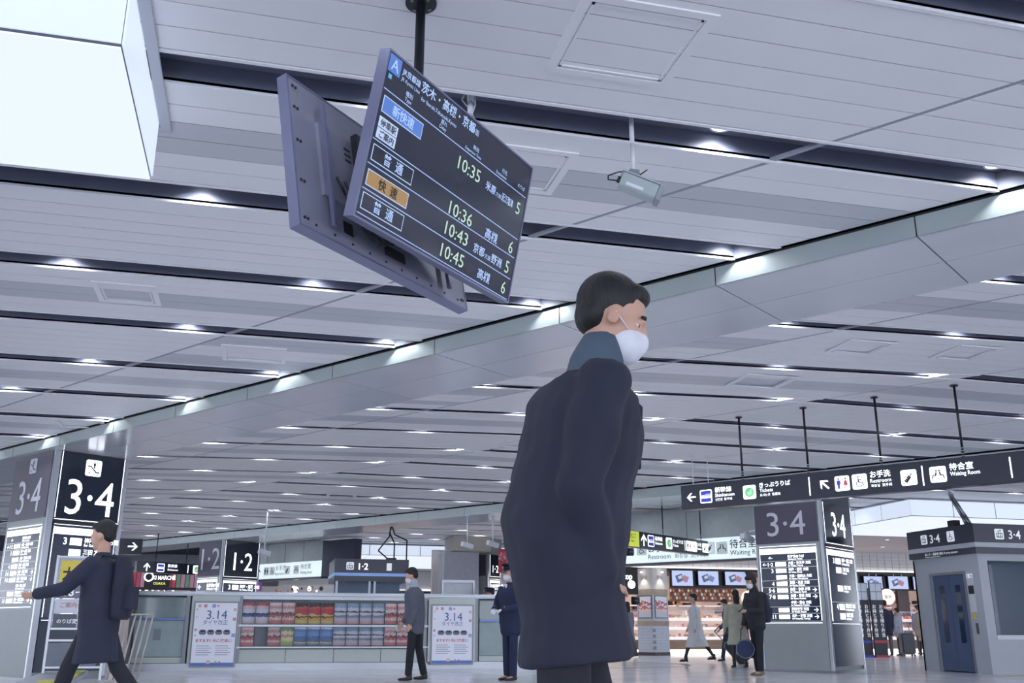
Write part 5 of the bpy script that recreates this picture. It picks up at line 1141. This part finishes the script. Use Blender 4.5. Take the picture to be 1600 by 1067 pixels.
# officers
uni = cloth('uniform_navy', '1e2848', .25, 6); glove = mat('glove_white', 'd9dce6', .7, bump=.2, scale=20)
p = atz(797, 1063); t, A, J, nb, ax, s = person('uniformed officer in navy with peaked cap, mask and clasped white gloves', (p.x, p.y, 0), R(VD + 222), 1.76, legs=((1, 0), (-1, 0)), arms=((16, 62, 10, 42), (14, 66, 10, 42)), lean=0, headp=4, heady=-12,
    top='uniform_jacket', hem=.74, flare=1.0, bulk=1.22, topm=uni, pants=uni, vox=.011, handc=glove, face=True, cap=cloth('cap_navy', '1a2038', .1), hair='short', hand_curl=28)
bm = bm_new(); prism(bm, [(.0, -.05), (.0, .05), (.01, .05), (.01, -.05)], 0, .01); bm.free()
bm = bm_new(); plate(bm, [(-.05, 1.49), (.05, 1.49), (.0, 1.30)], 0, .012); q_ = add(t, 'shirt', bm, mat('shirt_white', 'cdd4e6', .6)); q_.matrix_basis = Matrix.Translation((.130, 0, -.03)) @ Matrix.Rotation(R(-90), 4, 'Z') @ Matrix.Rotation(R(14), 4, 'X') @ Matrix.Translation((0, 0, 0))
q_.matrix_basis = Matrix.Translation((.118, 0, .0)) @ Matrix.Rotation(R(90), 4, 'Z')
bm = bm_new(); plate(bm, [(-.014, 1.45), (.014, 1.45), (.020, 1.33), (0, 1.31), (-.020, 1.33)], 0, .008); q_ = add(t, 'tie', bm, mat('tie_blue', '26356a', .5)); q_.matrix_basis = Matrix.Translation((.132, 0, 0)) @ Matrix.Rotation(R(90), 4, 'Z')
for sg in (1, -1):
    sh, el, wr, d2 = A[sg]
    for k, (f_, c_) in enumerate(((.30, 'a9b4cc'), (.52, '6e7fb0'))):
        c = (sh * (1 - f_) + el * f_) * s + Vector((0, sg * .062, 0)); bm = bm_new(); ell(bm, c, (.034, .010, .040 if k else .030), nu=12, nv=8); add(t, 'arm_badge', bm, mat('badge_' + c_, c_, .5))
    bm = bm_new(); c = (wr - d2 * .03) * s; cyl(bm, c - d2 * .012, c + d2 * .004, .053, n=18); add(t, 'cuff_band', bm, mat('cuff_gold', '8f8a6c', .4, .4))
for i in range(4):
    for sg in (1, -1): bm = bm_new(); ell(bm, (.140, sg * .035, .90 + .10 * i), (.006, .008, .008), nu=8, nv=6); add(t, 'button', bm, MATS['cuff_gold'])
p = aty(768, 960, 21.9); person('second officer in a peaked cap bent behind the counter end', (p.x + .1, 21.95, 0), R(VD + 185), 1.66, arms=((20, 50, 8, 10), (20, 50, 8, 10)), lean=10, headp=10, top='uniform_jacket', hem=.8, topm=uni, pants=uni, cap=MATS['cloth_cap_navy'], vox=.02)
# the young man beside the right column
p = atz(1187, 1055); bj = cloth('black_jacket', '24252f', .4, 8)
t, A, J, nb, ax, s = person('young man in black with white mask looking at his phone beside the right column', (p.x, p.y, 0), R(VD + 205), 1.74, legs=((4, 3), (-3, 0)), arms=((16, 72, 8, 22), (4, 12, 6, 0)), lean=1, headp=16, heady=-4,
    top='hooded_jacket', hem=.84, flare=.95, topm=bj, pants=cloth('wide_trousers', '1b1d27'), vox=.011, face=True, hair='mop', bulk=1.18, scarf=bj, shoe=mat('shoe_taupe', '7a6c66', .6), hand_curl=40)
backpack(t, cloth('rucksack_navy', '272d44', .3), (-.20, 0, 1.18), .15, .09, .22)
MW = t.matrix_basis; w = A[1][2] * s + A[1][3] * .09
ph = E('smartphone', 'dark phone held by the young man in black', 'phone', MW @ (w + Vector((.02, 0, .03))), R(VD + 205)); o = bx('phone_body', black, -.004, .004, -.036, .036, -.07, .07, ph); o.rotation_euler = (0, R(-55), 0); o = bx('phone_screen', mat('phone_glow', '8fa8d8', .2, em=.6), -.006, -.004, -.033, .033, -.066, .066, ph); o.rotation_euler = (0, R(-55), 0)
w = A[-1][2] * s; wp = MW @ w; cb = wp + Vector((-.02, -.05, -.42))
bg = E('round_bag', 'round navy bag hanging from the hand of the young man', 'bag', (cb.x, cb.y, cb.z - .17), R(VD - 14)); bm = bm_new(); cyl(bm, (0, -.09, .17), (0, .09, .17), .17, n=36); bmesh.ops.bevel(bm, geom=[e for e in bm.edges if abs(e.verts[0].co.y - e.verts[1].co.y) < .001], offset=.02, segments=3, affect='EDGES'); nb_ = cloth('bag_navy', '2b3558', .2); O('bag_body', bm, nb_, bg)
bm = bm_new(); n = 36
for yy in (-.092, .092): wire(bm, [(.158 * math.cos(2 * math.pi * i / n), yy, .17 + .158 * math.sin(2 * math.pi * i / n)) for i in range(n + 1)], .0045, 6)
O('piping', bm, mat('piping_pale', 'a8a4a8', .5), bg)
bm = bm_new(); wire(bm, [(-.08, 0, .31), (-.06, 0, .50), (-.01, 0, .585), (.02, .0, .585), (.06, 0, .50), (.08, 0, .31)], .009); O('bag_handle', bm, nb_, bg)
# strollers in front of the shops
p = atz(1090, 1036); person('woman in a long pale grey coat and black heeled boots walking left', (p.x, p.y, 0), R(VD + 170), 1.64, legs=((24, 6), (-24, 10)), arms=((-10, 20, 8, 0), (12, 15, 8, 0)), lean=3, top='coat', hem=.40, flare=2.2, bulk=1.2, topm=cloth('white_coat', 'd2d2d8', .3), pants=black, skirt=True, heel=True, hair='short', mask=False, vox=.02)
p = atz(1141, 1033); person('dark-dressed traveller behind the tilted suitcase, left of the green coat', (p.x + .1, p.y + .2, 0), R(VD + 160), 1.58, legs=((16, 6), (-18, 10)), arms=((-30, 20, 8, 0), (14, 25, 8, 0)), lean=6, headp=8, topm=cloth('slate', '3a4056'), pants=cloth('slate_trousers', '2c3042'), vox=.022)
g = atz(1138, 1037); t = E('suitcase', 'tilted dark suitcase with pale stickers pulled between the two coats', 'suitcase', (g.x, g.y - .3, 0), R(VD)); bm = bm_new(); box(bm, -.20, .20, -.14, .14, .0, .62); bmesh.ops.bevel(bm, geom=bm.edges[:], offset=.04, segments=3, affect='EDGES')
sh_ = O('shell', bm, mat('case_dark', '2f3444', .4), t, loc=(.32, 0, .09)); sh_.rotation_euler = (0, R(-42), 0)
bx('sticker', mat('sticker_pale', '8fb0c4', .5), -.10, .08, -.143, -.14, .25, .40, sh_); bx('sticker', MATS['sticker_pale'], -.05, .12, -.143, -.14, .45, .52, sh_)
bm = bm_new(); box(bm, -.12, -.10, -.01, .01, .6, 1.0); box(bm, .10, .12, -.01, .01, .6, 1.0); box(bm, -.12, .12, -.012, .012, .98, 1.01); O('pull_handle', bm, steel_d, sh_)
for x, y in ((-.15, -.10), (.15, -.10), (-.15, .10), (.15, .10)): bm = bm_new(); cyl(bm, (x, y - .015, -.03), (x, y + .015, -.03), .035, n=12); O('wheel', bm, black, sh_)
p = atz(1163, 1043); t, *_ = person('woman in a pale green coat with dark shoulder bag, left of the young man', (p.x - .1, p.y, 0), R(VD + 100), 1.62, legs=((10, 4), (-8, 6)), arms=((6, 18, 8, 0), (-4, 20, 8, 0)), lean=3, top='coat', hem=.50, flare=1.45, bulk=1.25, topm=cloth('green_coat', 'b0b2a2', .3), pants=black, skirt=True, hair='long', mask=False, vox=.02)
bm = bm_new(); limb(bm, [(-.02, -.24, .85), (-.02, -.24, 1.18)], [(.13, .06), (.12, .05)]); sb = garment('shoulder_bag', bm, cloth('bag_dark', '2b2d3a'), t, .015, 1); bm = bm_new(); wire(bm, [(.05, -.22, 1.18), (0, -.16, 1.40), (-.08, -.22, 1.18)], .012, 6); add(sb, 'strap', bm, black)
p = atz(983, 1027); person('woman in a blue-grey coat half hidden by the striding man, left of the pillar', (p.x, p.y, 0), R(VD + 120), 1.60, legs=((14, 4), (-16, 8)), lean=3, top='coat', hem=.45, flare=1.3, topm=cloth('bluegrey_coat', '6b7286', .3), pants=black, skirt=True, hair='long', mask=False, vox=.022)
p = aty(990, 960, 32.0); person('shop assistant with dark hair behind the food counter left of the pillar', (p.x, 32.6, 0), R(-95), 1.60, topm=cloth('staff_black', '2a2a33'), pants=black, vox=.024, hair='mop')
for i, (px, py, rz, hh, lab, kw) in enumerate((
    (1390, 1024, 75, 1.74, 'man in a long navy coat with his back to us at the dark banners', dict(top='coat', hem=.62, flare=1.05, bulk=1.15, topm=cloth('coat_navy', '20263e'), pants=cloth('jean', '5b6478'), hair='short', mask=False)),
    (1409, 1024, 110, 1.50, 'small person in a pale grey jacket with a black shoulder bag and suitcase', dict(top='jacket', hem=.72, topm=cloth('jacket_pale', '9aa0ae'), pants=cloth('dk', '303648'), hair='short', mask=False)),
    (1446, 1024, 70, 1.62, 'woman in a khaki coat with black stockings right of the suitcase', dict(top='coat', hem=.72, flare=1.2, bulk=1.2, topm=cloth('coat_khaki', '9a948a'), pants=black, skirt=True, hair='long', mask=False, legs=((12, 0), (-12, 0)))),
    (1453, 1023, 80, 1.66, 'customer in a beanie behind the khaki coat beside the lift', dict(topm=cloth('blue_top', '4a5f98'), pants=cloth('dk', '303648'), hair='beanie', mask=False)))):
    p = atz(px, py); off = 1.2 if i == 3 else 0; person(lab, (p.x + off * .5, p.y + off, 0), R(rz), hh, vox=.024, **kw)
g = atz(1408, 1025); t = E('suitcase', 'upright dark suitcase beside the small person in pale grey', 'suitcase', (g.x - .05, g.y - .45, 0), R(-10)); bm = bm_new(); box(bm, -.22, .22, -.13, .13, .06, .72); bmesh.ops.bevel(bm, geom=bm.edges[:], offset=.04, segments=3, affect='EDGES'); O('shell', bm, MATS['case_dark'], t)
bm = bm_new(); box(bm, -.12, -.10, -.01, .01, .7, 1.0); box(bm, .10, .12, -.01, .01, .7, 1.0); box(bm, -.12, .12, -.012, .012, .98, 1.01); O('pull_handle', bm, steel_d, t)
for x, y in ((-.17, -.09), (.17, -.09), (-.17, .09), (.17, .09)): bm = bm_new(); cyl(bm, (x, y - .012, .03), (x, y + .012, .03), .03, n=10); O('wheel', bm, black, t)
print('objects', len(bpy.data.objects), 'script bytes fine')
